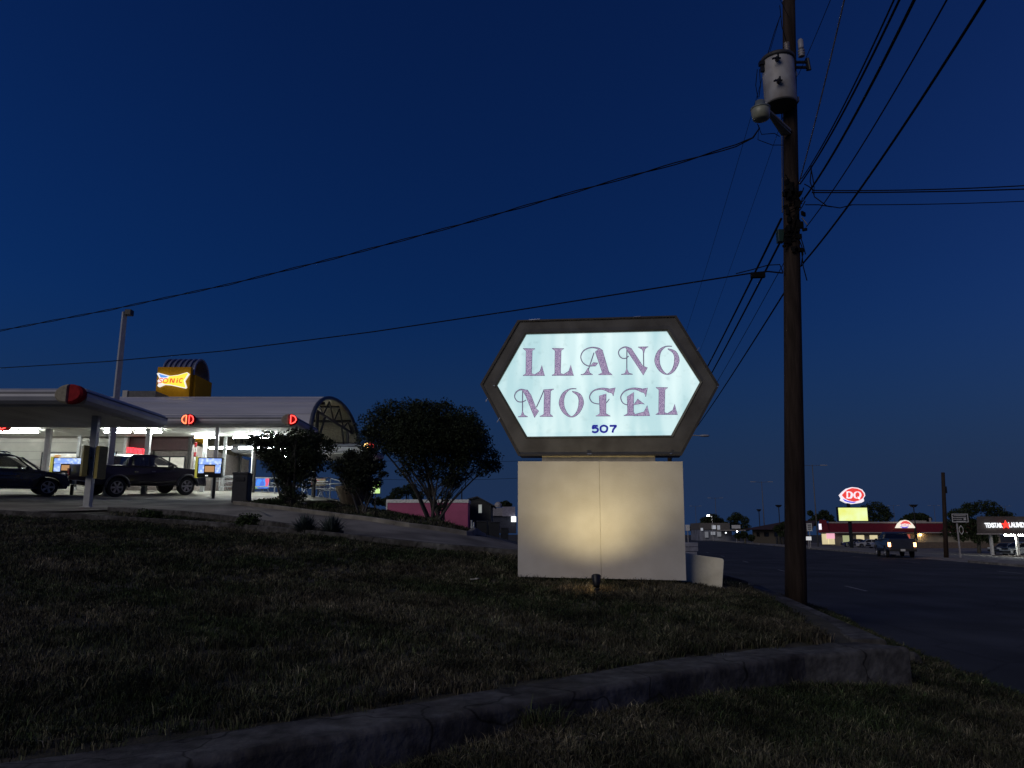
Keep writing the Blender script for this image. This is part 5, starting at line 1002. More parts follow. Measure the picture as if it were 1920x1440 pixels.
crape(g2, g2.y, [(676, 880, 34), (660, 855, 16), (690, 850, 16), (640, 872, 16), (670, 878, 20), (700, 878, 17), (712, 868, 10), (645, 895, 14), (675, 902, 18), (705, 905, 12), (660, 918, 12), (690, 920, 11), (635, 885, 8), (718, 890, 8)], 7, 12000, .042, 'smallest tree, thin stems and loose crown, left of the big round tree', depth=.6, seed=12, fan=.7, col=(.018, .024, .012))
def shrub(px, py, wpx, hpx, label, kind='leafy', D0=12, group='shrubs in the narrow bed', col=(.03, .05, .015)):
    b = gp(px, py, D0, 34); D = b.y; w, hh_ = wpx/FPX*D/2, hpx/FPX*D; root = empty('shrub', b, label, 'shrub', group)
    if kind == 'leafy':
        rg = random.Random(px); mb = MB()
        for k in range(9): q = rg.uniform(0, 6.28); mb.tube([b-Vector((0, 0, .05)), b+Vector((math.cos(q)*w*.5, math.sin(q)*w*.4, hh_*rg.uniform(.5, .8)))], [.012, .005], 5)
        mb.build('stems', m_bark, root); leafcloud(root, [(b.x+rg.uniform(-.5, .5)*w, b.y+rg.uniform(-.4, .4)*w, b.z+hh_*rg.uniform(.3, .6), w*.55, w*.5, hh_*.45) for _ in range(8)], 1600, .03, col=col, name='foliage')
    else:
        n = 420; X = np.full(n, b.x)+RNG.normal(0, w*.13, n); Y = np.full(n, b.y)+RNG.normal(0, w*.13, n); q = RNG.uniform(0, 6.28, n); el = RNG.uniform(.35, 1.5, n); L = hh_*RNG.uniform(.7, 1.15, n); d = np.stack([np.cos(q)*np.cos(el), np.sin(q)*np.cos(el), np.sin(el)], 1)*L[:, None]
        P = np.stack([X, Y, np.full(n, b.z)], 1); wv = np.stack([-np.sin(q), np.cos(q), 0*q], 1)*.009; V = np.stack([P-wv, P+wv, P+d*.6+wv+np.array([0, 0, .01]), P+d*.6-wv+np.array([0, 0, .01]), P+d-np.array([0, 0, .04])], 1).reshape(-1, 3); k = np.arange(n)[:, None]*5
        F = np.concatenate([k+np.array([[0, 1, 2]]), k+np.array([[0, 2, 3]]), k+np.array([[3, 2, 4]])]); c = np.tile(np.array([[.075, .10, .095, 1]]), (5*n, 1))*np.repeat(RNG.uniform(.5, 1.3, n), 5)[:, None]; npmesh('blades', V, F, m_leaf, root, col=c)
    return root
shrub(278, 975, 60, 20, 'flat low shrub at the left tip of the narrow bed'); shrub(466, 993, 58, 30, 'rounded green shrub in the middle of the narrow bed')
shrub(572, 1003, 48, 42, 'left of the two bluish spiky grass clumps in the narrow bed', 'spiky'); shrub(622, 1006, 44, 42, 'right of the two bluish spiky grass clumps in the narrow bed', 'spiky')
shrub(505, 948, 50, 14, 'low groundcover mound between the dark bin and the small tree', group='low planting on the bank', D0=20); shrub(600, 955, 60, 12, 'low dark mound right of the bushy tree foot', group='low planting on the bank', D0=20)
# rocks on the bank
for px, py, s, lb in ((486, 946, .16, 'pale rock at the bank edge right of the dark bin'), (568, 946, .12, 'pale rock beside the bushy tree foot'), (640, 950, .1, 'small rock between the two smaller trees'), (735, 985, .09, 'small rock left of the big round tree')):
    b = gp(px, py, 18, 32); mb = MB(); rg = random.Random(px); mb.lathe(b-Vector((0, 0, .03)), [(s*1.1, 0), (s*1.3, s*.3), (s*.9, s*.7), (s*.3, s*.85)], 9); o = mb.build('rock', m_conc); tag(o, lb, 'rock', 'rocks on the bank')
    for v in o.data.vertices: v.co.x += rg.uniform(-.2, .2)*s; v.co.y += rg.uniform(-.2, .2)*s
# ground cover on the bank and the bed
gx, gy = zone([(p.x, p.y) for p in (gp(440, 945, 20), gp(560, 958, 20), gp(650, 970, 18), gp(760, 986, 16), gp(880, 1002, 16, 28))], [(-9.4, 32), (-7, 34), (-5, 33), (-3.5, 31), (-1.2, 29.5)], 26000)
tag(grass('bank_groundcover', gx, gy, HU(gx, gy), RNG.uniform(.05, .16, len(gx)), .02+0*gx, .1), 'dark rough ground cover on the planted bank', 'ground cover', kind='stuff')
gx, gy = zone([(p.x, p.y) for p in (gp(208, 960, 18), gp(330, 968, 18), gp(450, 981, 15), gp(560, 997, 14), gp(640, 1008, 14))], [(p.x, p.y) for p in (gp(205, 966, 18), gp(330, 976, 18), gp(450, 990, 15), gp(560, 1003, 14), gp(640, 1012, 14))], 5000)
tag(grass('bed_groundcover', gx, gy, HU(gx, gy), RNG.uniform(.03, .08, len(gx)), .015+0*gx, .1), 'sparse growth in the narrow bed beside the driveway', 'ground cover', kind='stuff')

# ================================================================ ACROSS THE ROAD
def zr(x, y): return HR(x, y)+.03
def pbox(mb, px0, px1, py0, py1, D, depth, front=0):
    a, b = at(px0, py1, D), at(px1, py0, D); mb.b2((a.x, D-front, a.z), (b.x, D+depth, b.z)); return a, b
DQ = 165.0; a = at(1535, 1021, DQ); b = at(1872, 980, DQ); zb = zr(a.x, DQ)
dq = empty('diner', ((a.x+b.x)/2, DQ, zb), 'long low roadside diner with dark red mansard roof and lit windows across the road', 'building')
m_tan = mat('tan_wall', (.32, .28, .21), .8, var=.08, scale=1); m_red = mat('red_roof', (.16, .012, .018), .5, var=.12, scale=1, stretch=(8, 1, 1)); m_wtr = mat('pale_trim', (.42, .38, .35), .6)
ze = at(1600, 998.5, DQ).z; zt = at(1600, 980.5, DQ).z
mb = MB(); mb.prism([(a.x+1, DQ, zb-.3), (b.x, DQ, zb-.3), (b.x+7, DQ+16, zb-.3), (a.x+8, DQ+16, zb-.3)], (0, 0, ze-zb+.3)); mb.build('wall', m_tan, dq)
mb = MB(); mb.add([(a.x, DQ-1, ze), (b.x, DQ-1, ze), (b.x, DQ+.6, zt), (a.x+.9, DQ+.6, zt), (a.x+7.5, DQ+17, ze), (b.x+7, DQ+17, ze), (b.x+7, DQ+15.4, zt), (a.x+8, DQ+15.4, zt)], [(0, 1, 2, 3), (4, 7, 6, 5), (0, 3, 7, 4), (1, 5, 6, 2), (3, 2, 6, 7), (0, 4, 5, 1)]); mb.build('roof', m_red, dq)
mb = MB(); mb.b2((a.x-.1, DQ-1.15, ze-.12), (b.x, DQ-.98, ze+.08)); mb.build('eave_trim', m_wtr, dq)
mb = MB(); c = at(1556, 980, DQ); mb.b2((c.x, DQ+.45, zt-.05), (b.x, DQ+.62, zt+.24)); mb.build('roof_cap', m_wtr, dq)
mb = MB(); c0, c1 = at(1535, 1000, DQ-1), at(1553, 975, DQ-1); mb.add([(c0.x, DQ-1.2, ze), (c1.x, DQ-1.2, ze), (c1.x-.2, DQ-.3, c1.z), (c0.x+.6, DQ-.3, c1.z+.1), (c0.x+2.6, DQ+6, ze), (c1.x+2.6, DQ+6, ze), (c1.x+2, DQ+5, c1.z), (c0.x+2.9, DQ+5, c1.z+.1)], [(0, 1, 2, 3), (4, 7, 6, 5), (0, 3, 7, 4), (1, 5, 6, 2), (3, 2, 6, 7)]); mb.build('end_roof', m_red, dq)
m_wy = mat('diner_window', (.3, .3, .2), .2, scale=1.2, var=.45, emit=(.85, .72, .42), es=.75); m_wg = mat('diner_window_green', (.2, .25, .15), .2, emit=(.55, .58, .30), es=.6)
for x0, x1, y0, y1, mm in ((1541, 1565, 1000, 1021.5, m_wy), (1580, 1594, 1003, 1020, m_wg), (1605, 1621, 1002.5, 1013, m_wy), (1630, 1646, 1002.5, 1013, m_wy), (1654, 1676, 1002, 1014, m_wy)):
    mb = MB(); pbox(mb, x0, x1, y0, y1, DQ-.05, 0, .06); f = mb.build('window', mat('window_frame_white', (.5, .48, .42), .5), dq)
    mb = MB(); n = 2 if x1-x0 > 15 else 1
    for k in range(n): w = (x1-x0-2)/n; pbox(mb, x0+1+k*w+(.6 if k else 0), x0+1+(k+1)*w, y0+1, y1-1, DQ-.13, 0, .01)
    mb.build('pane', mm, f)
mb = MB(); pbox(mb, 1550, 1564.5, 1000, 1010, DQ-.3, 0, .05); mb.build('pink_banner', mat('pink_banner', (.6, .3, .35), .5, emit=(1, .50, .62), es=.85), dq)
mb = MB(); pbox(mb, 1697, 1706, 1002, 1024, DQ-.1, 0, .05); dd = mb.build('door', mat('red_door', (.35, .08, .06), .5, emit=(.75, .16, .11), es=.5), dq)
mb = MB(); pbox(mb, 1683, 1697, 1000.5, 1004.5, DQ-.3, 0, .1); mb.build('lit_strip', mat('strip_lit', (.8, .8, .5), .4, emit=(1, .92, .55), es=1.6), dq)
mb = MB(); p = at(1726, 1003, DQ-.4); mb.lathe(p, [(.12, -.12), (.18, 0), (.1, .12)], 10); mb.build('wall_lamp', mat('warm_lamp', (1, .8, .5), .4, emit=(1, .68, .30), es=60), dq)
# gable sign over the door
mb = MB(); P = [at(x, y, DQ-1.6) for x, y in ((1680, 990), (1684, 982), (1690, 976.5), (1698, 975), (1704, 976.5), (1711, 982), (1717, 990))]; mb.prism(P, (0, .5, 0)); gs = mb.build('gable_sign', mat('gable_white', (.8, .75, .7), .4, emit=(1, .90, .74), es=.85), dq)
mb = MB(); P = [at(x, y, DQ-1.64) for x, y in ((1687, 983), (1693, 977.5), (1699, 976.5), (1705, 979), (1709, 984), (1703, 982), (1695, 981.5))]; mb.prism(P, (0, .02, 0)); mb.build('sign_arc', mat('sign_lit_red', (.5, .05, .05), .4, emit=(.85, .10, .09), es=.9), gs)
mb = MB(); P = [at(x, y, DQ-1.64) for x, y in ((1687, 986.5), (1695, 988), (1704, 987), (1701, 990), (1692, 990))]; mb.prism(P, (0, .02, 0)); mb.build('sign_swoosh', mat('sign_lit_blue', (.05, .05, .5), .4, emit=(.16, .12, .70), es=.9), gs)
text_obj('sign_letters', 'DQ', mat('sign_mauve', (.3, .1, .2), .4, emit=(.62, .34, .50), es=.9), gs, at(1690, 987, DQ-1.66), (1, 0, 0), (0, 0, 1), .55, 1.6, bold=.03)
mb = MB(); P = [at(x, y, DQ-1.3) for x, y in ((1672, 998), (1684, 990), (1714, 990), (1727, 998))]; mb.prism(P, (0, 2, 0)); mb.build('gable_roof', m_red, dq)
mb = MB(); pbox(mb, 1536, 1540, 982, 993, DQ-1.3, .1); mb.build('corner_sign', mat('corner_white', (.8, .8, .8), .4, emit=(.9, .85, .95), es=1), dq)
mb = MB(); pbox(mb, 1744, 1745.5, 971, 981, DQ+4, .3); mb.build('roof_pipe', m_wtr, dq)
mb = MB(); pbox(mb, 1712, 1737, 976, 981, DQ+5, 3); mb.build('roof_unit', m_wtr, dq)
# low brick wall in front of the right part of the diner
mb = MB(); a, b = at(1722, 1033, DQ-25), at(1925, 1023, DQ-25); mb.b2((a.x, DQ-25, zr(a.x, DQ-25)-.2), (b.x, DQ-24.7, zr(a.x, DQ-25)+1.05)); tag(mb.build('low_wall', mat('tan_brick', (.16, .12, .09), .8, scale=3)), 'long low brown wall between the diner and the big dark tree', 'wall')
# pylon sign
PY = 120.0; pc = at(1599, 1028, PY); zb = zr(pc.x, PY); py_ = empty('pylon_sign', (pc.x, PY, zb), 'tall diner pylon with lit red lip-shaped logo above a blank yellow board', 'sign')
mb = MB(); mb.b2((pc.x-.2, PY+.1, zb), (pc.x+.2, PY+.5, at(1599, 925, PY).z)); mb.build('post', m_blk, py_)
mb = MB(); pbox(mb, 1572, 1627, 950.5, 977.8, PY, .5); bd = mb.build('board_cabinet', m_blk, py_)
mb = MB(); pbox(mb, 1573.5, 1625.5, 952, 976.5, PY-.02, .01); bm_ = mat('yellow_lit_board', (.6, .6, .3), .4, scale=.5, emit=(.80, .90, .26), es=1.0); mb.build('lit_board', bm_, bd)
n_ = bm_.node_tree.nodes; l_ = bm_.node_tree.links; nz = [q for q in n_ if q.type == 'TEX_NOISE'][0]; cr = n_.new('ShaderNodeValToRGB'); cr.color_ramp.elements[0].position = .35; cr.color_ramp.elements[0].color = (.80, .84, .16, 1); cr.color_ramp.elements[1].position = .65; cr.color_ramp.elements[1].color = (.80, .93, .45, 1); l_.new(nz.outputs['Fac'], cr.inputs[0]); l_.new(cr.outputs[0], n_['Principled BSDF'].inputs['Emission Color'])
Q = lambda x, y, off=0: at(1540+x*220/1864, 890+y*220/1864, PY-off)
m_lw = mat('logo_white', (.8, .8, .85), .4, emit=(.95, .86, .92), es=.9); m_lr = mat('logo_red', (.6, .05, .05), .4, emit=(.80, .06, .05), es=.95); m_lb = mat('logo_blue', (.05, .05, .5), .4, emit=(.06, .04, .72), es=.9)
mb = MB(); mb.prism([Q(x, y) for x, y in ((300, 325), (350, 270), (410, 222), (490, 198), (580, 208), (650, 238), (690, 290), (698, 335), (672, 372), (680, 420), (640, 445), (560, 458), (490, 466), (400, 448), (318, 408), (330, 372))], (0, .6, 0)); lg = mb.build('logo_cabinet', m_lw, py_)
def fl_(pts, nm, mt, off): mb = MB(); mb.prism([Q(x, y, off) for x, y in pts], (0, .02, 0)); return mb.build(nm, mt, lg)
fl_([(325, 325), (372, 272), (420, 235), (490, 212), (575, 222), (640, 252), (675, 300), (682, 332), (655, 375), (600, 410), (520, 428), (440, 412), (372, 378)], 'logo_lips', m_lr, .03)
fl_([(340, 382), (420, 418), (500, 432), (560, 428), (520, 448), (450, 444), (370, 420)], 'logo_swoosh', m_lb, .05)
CV = lambda x, y: Q(x, y, .07)
mb = MB(); add_poly(mb, [(388, 268), (425, 268), (425, 375), (388, 375), (400, 362), (400, 282)], CV); add_ribbon(mb, [(420, 274), (455, 276), (482, 300), (484, 325), (472, 360), (440, 372), (420, 370)], [14, 18, 34, 38, 34, 18, 12], CV); mb.build('logo_letter', m_lw, lg)
mb = MB(); add_ribbon(mb, [(575, 272), (612, 290), (622, 325), (605, 362), (572, 374), (538, 360), (524, 325), (538, 288)], [10, 26, 34, 26, 10, 26, 34, 26], CV, True); add_poly(mb, [(570, 345), (592, 350), (622, 392), (600, 396)], CV); mb.build('logo_letter', m_lw, lg)
# laundry canopy at the right edge
LD = 80.0
a = at(1832, 1000, LD); b = at(1990, 968, LD); zg = zr(at(1880, 1045, LD).x, LD)
la = empty('laundry', ((a.x+b.x)/2, LD, zg), 'laundry canopy with dark mansard, white lit lettering and red star, at the right edge', 'building')
m_shk = mat('shingle', (.09, .075, .065), .85, scale=2, stretch=(1, 1, 4)); zf0, zf1 = a.z, b.z
mb = MB(); mb.add([(a.x, LD, zf0), (b.x, LD, zf0), (b.x, LD+.9, zf1), (at(1841, 968, LD).x, LD+.9, zf1), (a.x+7.5, LD+12, zf0), (b.x+7.5, LD+12, zf0), (b.x+7, LD+11, zf1), (at(1841, 968, LD).x+7, LD+11, zf1)], [(0, 1, 2, 3), (4, 7, 6, 5), (0, 3, 7, 4), (1, 5, 6, 2), (3, 2, 6, 7), (0, 4, 5, 1)]); mb.build('roof', m_shk, la)
mb = MB(); mb.b2((a.x-.05, LD-.06, zf0-.12), (b.x, LD+.02, zf0)); mb.build('eave_trim', m_wtr, la)
m_lt = mat('lit_letters', (.9, .9, .9), .4, emit=(.9, .93, .96), es=1.0)
sx = lambda px: at(px, 990, LD-.02).x; zl = at(1850, 990, LD).z; u_ = (1, 0, 0); w_ = Vector((0, .3, 1)).normalized()
text_obj('lit_lettering', 'TEXSTAR', m_lt, la, (sx(1850), LD+.22, zl), u_, w_, at(0, 980.5, LD).z-zl, sx(1882)-sx(1850), bold=.012, depth=.1)
text_obj('lit_lettering', 'LAUNDRY', m_lt, la, (sx(1895), LD+.22, zl+.03), u_, w_, at(0, 980, LD).z-zl, sx(1935)-sx(1895), bold=.012, depth=.1)
c = Vector(((sx(1883)+sx(1894))/2, LD+.1, at(0, 984, LD).z)); mb = MB(); P = []
for k in range(10): r_ = .46 if k % 2 == 0 else .19; q = math.pi/2+2*math.pi*k/10; P.append(c+Vector((r_*math.cos(q), 0, r_*math.sin(q))))
mb.prism(P, (0, .1, 0)); mb.build('red_star', mat('lit_red_star', (.6, .02, .02), .4, emit=(1, .045, .03), es=1.5), la)
m_wpost = mat('white_post', (.7, .7, .66), .5)
for p0 in (1869, 1918, 1967):
    p = at(p0, 1046, LD); mb = MB(); mb.b2((p.x-.12, LD+.5, zg-.2), (p.x+.12, LD+.74, zf0-.05)); mb.build('canopy_post', m_wpost, la)
for tx in (sx(1890), sx(1916), sx(1942)):
    mb = MB(); mb.tube([(tx+.1, LD+.8, zf0-.16), (tx+1.25, LD+.8, zf0-.16)], .08, 8); mb.build('light_tube', m_tubl, la)
mb = MB(); mb.b2((sx(1855), LD-.2, zg-.3), (b.x+2, LD+.1, zg+.14)); mb.build('lit_kerb', m_conc, la)
# vehicles there
SED = dict(prof=[(-2.25, .4), (-2.3, .6), (-2.27, .95), (-1.6, 1.0), (.8, .95), (1.6, .88), (2.1, .76), (2.28, .6), (2.25, .28), (1.0, .25), (-2.1, .28)], cab=[(-1.75, .95), (-1.15, 1.36), (-.8, 1.43), (.1, 1.43), (.35, 1.38), (1.0, .93)], axles=(-1.4, 1.38),
           glass=[[(-.3, 1.0), (-.3, 1.36), (.2, 1.36), (.72, 1.0)], [(-1.35, 1.02), (-.9, 1.33), (-.38, 1.36), (-.38, 1.0)]], wshield=((.92, 1.0), (.38, 1.36)), rwin=((-1.62, 1.03), (-1.18, 1.34)))
big = lifted(PK, 1.08, 0)
t2 = vehicle('pickup_truck', 'dark pickup truck with lit tail lights turning across the road towards the diner', 'pickup truck', None, mat('grey_blue_paint', (.03, .034, .05), .3, coat=.6, var=.08), wr=.41, hw=.98, lights_on=True, bumper=m_trim, spokes=6, **big)
p = at(1690, 1046, 57); place(t2, 1693, 1046, 57.5, R(75), -2.7, z=.0)
def carset(nm, lb, cat, col, px, D, yaw, prof, grp, **kw):
    c = vehicle(nm, lb, cat, grp, mat(nm+'_paint_%d' % px, col, .3, coat=.6, var=.06), wr=kw.pop('wr', .33), hw=.88, plate=False, spokes=5, **kw, **prof); p = at(px, 1015, D); c.location = (p.x, D, zr(p.x, D)); c.rotation_euler = (0, 0, yaw); return c
carset('parked_car', 'white and dark patrol-style car in front of the diner behind the turning pickup', 'car', (.45, .46, .5), 1628, 136, R(172), SED, 'cars at the diner')
carset('parked_car', 'dark blue car partly hidden behind the post of the pylon sign', 'car', (.02, .03, .12), 1603, 140, R(165), SED, 'cars at the diner')
carset('parked_car', 'pale car with bright bonnet just left of the turning pickup', 'car', (.35, .36, .42), 1652, 130, R(185), SED, 'cars at the diner')
carset('parked_suv', 'white SUV under the laundry canopy at the right edge', 'SUV', (.6, .6, .6), 1912, 91, R(190), SUVP, 'cars at the laundry', wr=.35)
carset('parked_car', 'grey-blue car left of the white SUV, behind the laundry post', 'car', (.10, .12, .17), 1886, 98, R(200), SED, 'cars at the laundry')
# poles and signs on the far side
def wpole(px, py0, py1, D, r, label, lean=0):
    a = at(px, py1, D); b = at(px+lean, py0, D); root = empty('utility_pole', (a.x, D, -.05), label, 'utility pole'); mb = MB(); mb.tube([(a.x, D, -.3), (b.x, D, b.z)], [r, r*.75], 10); mb.build('shaft', m_wood, root, smooth=True); mb = MB(); mb.box((b.x, D-r-.02, b.z-1.3), (.1, .06, .5)); mb.build('bracket', m_blk, root); return root
wpole(1774, 886, 1047, 58, .17, 'bare wooden pole across the road left of the black information sign', -6)
wpole(1716, 990, 1032, 118, .12, 'thin dark post by the right end of the diner sign', -1)
SD = 58.0; p = at(1802, 1047, SD); si = empty('road_sign', (p.x, SD, -.05), 'black rectangular information sign with white border and small lines of text', 'road sign')
mb = MB(); mb.b2((p.x-.05, SD+.02, -.2), (p.x+.05, SD+.08, at(0, 975, SD).z)); mb.build('post', m_gal, si)
mb = MB(); a, b = pbox(mb, 1785, 1815, 962.5, 980, SD-.04, .03); mb.build('board', mat('sign_black', (.02, .02, .02), .5), si)
mb = MB(); t = .05
for q0, q1 in (((a.x+.03, a.z+.03), (b.x-.03, a.z+.03+t)), ((a.x+.03, b.z-.03-t), (b.x-.03, b.z-.03)), ((a.x+.03, a.z+.03+t), (a.x+.03+t, b.z-.03-t)), ((b.x-.03-t, a.z+.03+t), (b.x-.03, b.z-.03-t))): mb.b2((q0[0], SD-.055, q0[1]), (q1[0], SD-.045, q1[1]))
m_sw = mat('sign_reflective', (.7, .7, .68), .5); mb.build('border', m_sw, si)
mb = MB(); rg = random.Random(9)                        # four lines of text, not legible at this distance
for i, (x0, x1) in enumerate(((.14, .84), (.10, .86), (.10, .62), (.28, .78))):
    x = x0; zc = b.z-.15-i*.145
    while x < x1: w = rg.uniform(.02, .05); mb.b2((a.x+(b.x-a.x)*x, SD-.053, zc-.03), (a.x+(b.x-a.x)*(x+w), SD-.045, zc+.03)); x += w+.02
mb.b2((a.x+(b.x-a.x)*.70, SD-.053, b.z-.50), (a.x+(b.x-a.x)*.84, SD-.045, b.z-.36)); mb.build('text_lines', m_sw, si)
mb = MB(); c = at(1802, 993, SD)
for s in (-1, 1): mb.tube([Vector((c.x, SD-.02, c.z+.3)), Vector((c.x+s*.14, SD-.02, c.z+.1)), Vector((c.x+s*.14, SD-.02, c.z-.15)), Vector((c.x, SD-.02, c.z-.35))], .025, 5)
mb.build('scroll_bracket', m_sw, si)
def roadsign(px0, px1, py0, py1, D, label, zg=-.05, col=(.7, .7, .68), txt=None, emit=None):
    a, b = at(px0, py1, D), at(px1, py0, D); cx = (a.x+b.x)/2; root = empty('road_sign', (cx, D, zg), label, 'road sign'); mb = MB(); mb.b2((a.x, D-.02, a.z), (b.x, D+.01, b.z)); mb.build('board', mat('board_%d' % px0, col, .5, emit=emit, es=.5), root, bevel=.01)
    mb = MB(); mb.b2((cx-.04, D+.012, zg-.2), (cx+.04, D+.07, b.z-.1)); mb.build('post', m_gal, root)
    if txt: mb = MB(); [mb.b2((a.x+(b.x-a.x)*.2, D-.032, a.z+(b.z-a.z)*(.2+.25*k)), (a.x+(b.x-a.x)*.8, D-.022, a.z+(b.z-a.z)*(.32+.25*k))) for k in range(3)]; mb.build('text_lines', mat('sign_black'), root)
    return root
roadsign(1513, 1522, 981, 996, 95, 'white rectangular traffic sign just right of the big pole', txt=True)
roadsign(1511, 1521, 1006, 1013, 90, 'small white sign board on a short post under the traffic sign', emit=(1, 1, 1))
roadsign(1285.5, 1293, 984, 995, 100, 'small white sign just right of the motel sign base')
roadsign(1372, 1388, 984.5, 991, 150, 'wide pale sign board in front of the dark trees')
# double arm street lights down the far side
def dlight(px, py, label, aw=13, base=None):
    mm = mat('far_lamp_grey', (.12, .12, .13), .6); D = (12-CZ)*FPX/(1000-py)*1.035; a = at(px, py, D); b = at(px-1, 1005, D); root = empty('street_lamp', (b.x, D, -.1), label, 'street lamp', 'double-arm street lamps along the road'); w = 2.1
    mb = MB(); mb.tube([(a.x, D, -.3), (a.x, D, a.z+.15)], [.13, .06], 8); mb.build('pole', mm, root, smooth=True)
    mb = MB(); mb.tube([(a.x-w*.62, D, a.z+.06), (a.x, D, a.z-.05), (a.x+w*.62, D, a.z+.06)], .035, 6); mb.build('arms', mm, root)
    for s in (-1, 1): mb = MB(); mb.box((a.x+s*w*.85, D, a.z+.06), (w*.5, .28, .12)); mb.build('lamp_head', mat('lamp_head_grey', (.4, .4, .42), .5), root, bevel=.03)
    return root
for px, py, l in ((1523, 873, 'nearest unlit double-arm street lamp, just right of the big pole'), (1428, 904, 'second unlit double-arm street lamp, left of the big pole'), (1341, 934, 'third double-arm street lamp, above the pale low building'), (1304, 949, 'fourth double-arm street lamp, close to the motel sign'), (1751, 948, 'small double-arm street lamp above the right end of the diner'), (1885, 949, 'double-arm street lamp above the big dark tree'), (1675, 948, 'faint double-arm street lamp right of the pylon sign')): dlight(px, py, l)
def flood(px, py, D, label, w=1.6):
    a = at(px, py, D); root = empty('light_pole', (a.x, D, -.1), label, 'light pole', 'flood light poles'); mb = MB(); mb.tube([(a.x, D, -.3), (a.x, D, a.z)], .1, 8); mb.build('pole', m_blk, root)
    mb = MB(); mb.add([(a.x-w/2, D-.3, a.z+.5), (a.x+w/2, D-.3, a.z+.5), (a.x+w/2, D+.3, a.z+.5), (a.x-w/2, D+.3, a.z+.5), (a.x-w*.22, D-.2, a.z), (a.x+w*.22, D-.2, a.z), (a.x+w*.22, D+.2, a.z), (a.x-w*.22, D+.2, a.z)], [(0, 1, 2, 3), (7, 6, 5, 4), (0, 4, 5, 1), (1, 5, 6, 2), (2, 6, 7, 3), (3, 7, 4, 0)]); mb.build('lamp_heads', m_blk, root)
flood(1713, 951, 150, 'dark flood light pole rising behind the diner roof'); flood(1460, 951, 170, 'dark flood light pole above the brown house roof', 1.4); flood(1423, 959, 175, 'shorter dark flood light pole left of the brown house roof', 1.0)
# far utility pole carrying the road wires, with an unlit cobra lamp
up = empty('utility_pole', (FP.x, FP.y, .1), 'distant utility pole behind the motel sign with an unlit cobra lamp arm reaching right', 'utility pole')
mb = MB(); mb.tube([(FP.x, FP.y, -.2), (FP.x, FP.y, 11.9)], [.19, .13], 12); mb.build('shaft', m_wood, up, smooth=True)
c = at(1312, 817, FP.y); e = at(1330, 817, FP.y); mb = MB(); mb.tube(bezi((FP.x, FP.y, c.z-.5), (FP.x+1, FP.y, c.z+.15), (c.x, FP.y, c.z), 8), .04, 6); mb.build('arm', m_gal, up)
mb = MB(); mb.lathe((0, 0, 0), [(.04, -.36), (.12, -.3), (.17, 0), (.15, .25), (.05, .36)], 12, M=Matrix.Translation(((c.x+e.x)/2, FP.y, c.z)) @ Matrix.Scale(.55, 4, (0, 0, 1)) @ Matrix.Rotation(math.pi/2, 4, 'Y')); mb.build('lamp_head', mat('lamp_head_grey'), up, smooth=True)
# white-hot street lamp far down the road
a = at(1328, 967, 190); r_ = empty('street_lamp', (a.x+.8, 190, -.1), 'distant lit white street lamp above the pale low building', 'street lamp'); mb = MB(); mb.tube([(a.x+.9, 190, -.3), (a.x+.9, 190, a.z+.1), (a.x+.2, 190, a.z+.3)], .07, 6); mb.build('pole', m_gal, r_); mb = MB(); mb.lathe(a-Vector((0, 0, .2)), [(.15, 0), (.32, .1), (.3, .3), (.12, .42)], 12); mb.build('lit_lamp', mat('lamp_lit_white', (1, 1, 1), .4, emit=(.95, 1, 1), es=25), r_)
# pale low building, brown house and other far buildings
pb_ = empty('shop', at(1345, 1009, 200), 'pale low shop with a flat dark roof, far down the road', 'building'); D = 200
m_pal = mat('pale_far_wall', (.20, .21, .25), .8, scale=.6, var=.2)
mb = MB(); pbox(mb, 1313, 1372, 993, 1014, D, 10); mb.build('wall', m_pal, pb_); mb = MB(); pbox(mb, 1312, 1368, 980.5, 993, D-.3, 10.4); mb.build('parapet', mat('grey_parapet', (.13, .12, .11), .8), pb_)
for x0, x1, y0, y1, s in ((1335, 1342, 985, 992, .35), (1345, 1350, 985, 993, .22), (1314, 1318, 990, 995, .35), (1333, 1341, 997, 1003, .2), (1345, 1352, 997, 1006, .12), (1322, 1328, 997, 1008, .10)): mb = MB(); pbox(mb, x0, x1, y0, y1, D-.4, .05, .02); mb.build('window', mat('far_window_%d' % int(s*100), (.3, .3, .32), .3, emit=(.75, .8, .9), es=s), pb_)
mb = MB(); pbox(mb, 1356, 1398, 993.5, 995, D-6, 8); mb.build('awning', m_wtr, pb_)
for x, s in ((1361, 1.2), (1382, 5)): mb = MB(); a = at(x, 999 if x < 1370 else 996.5, D-5); mb.lathe(a, [(.12, -.15), (.22, 0), (.1, .15)], 8); mb.build('lit_lamp', mat('small_lamp_%d' % x, (1, 1, 1), .4, emit=(.9, .95, 1), es=s*2), pb_)
D = 150; a, b = at(1392, 1016, D), at(1480, 993, D); hs = empty('house', ((a.x+b.x)/2, D, -.1), 'low house with a dark brown hipped roof just left of the big pole', 'house')
mb = MB(); mb.prism([(a.x+2, D, -.3), (b.x+3, D, -.3), (b.x+8, D+12, -.3), (a.x+8, D+12, -.3)], (0, 0, b.z+.3)); mb.build('wall', mat('house_wall', (.10, .085, .065), .8), hs)
rt = at(1440, 976, D+5).z; mb = MB(); mb.add([(a.x-.5, D-1.2, b.z), (b.x+4, D-1.2, b.z), (b.x+9, D+13, b.z), (a.x+5, D+13, b.z), (at(1418, 0, D).x+1.5, D+5.5, rt), (at(1475, 0, D).x, D+5.5, rt)], [(0, 1, 5, 4), (1, 2, 5), (2, 3, 4, 5), (3, 0, 4), (3, 2, 1, 0)]); mb.build('roof', mat('brown_roof', (.05, .028, .024), .8), hs)
for x0, x1 in ((1419, 1424), (1433, 1441), (1452, 1458)): mb = MB(); pbox(mb, x0, x1, 998, 1006, D-.06, .04); mb.build('window', m_glass, hs)
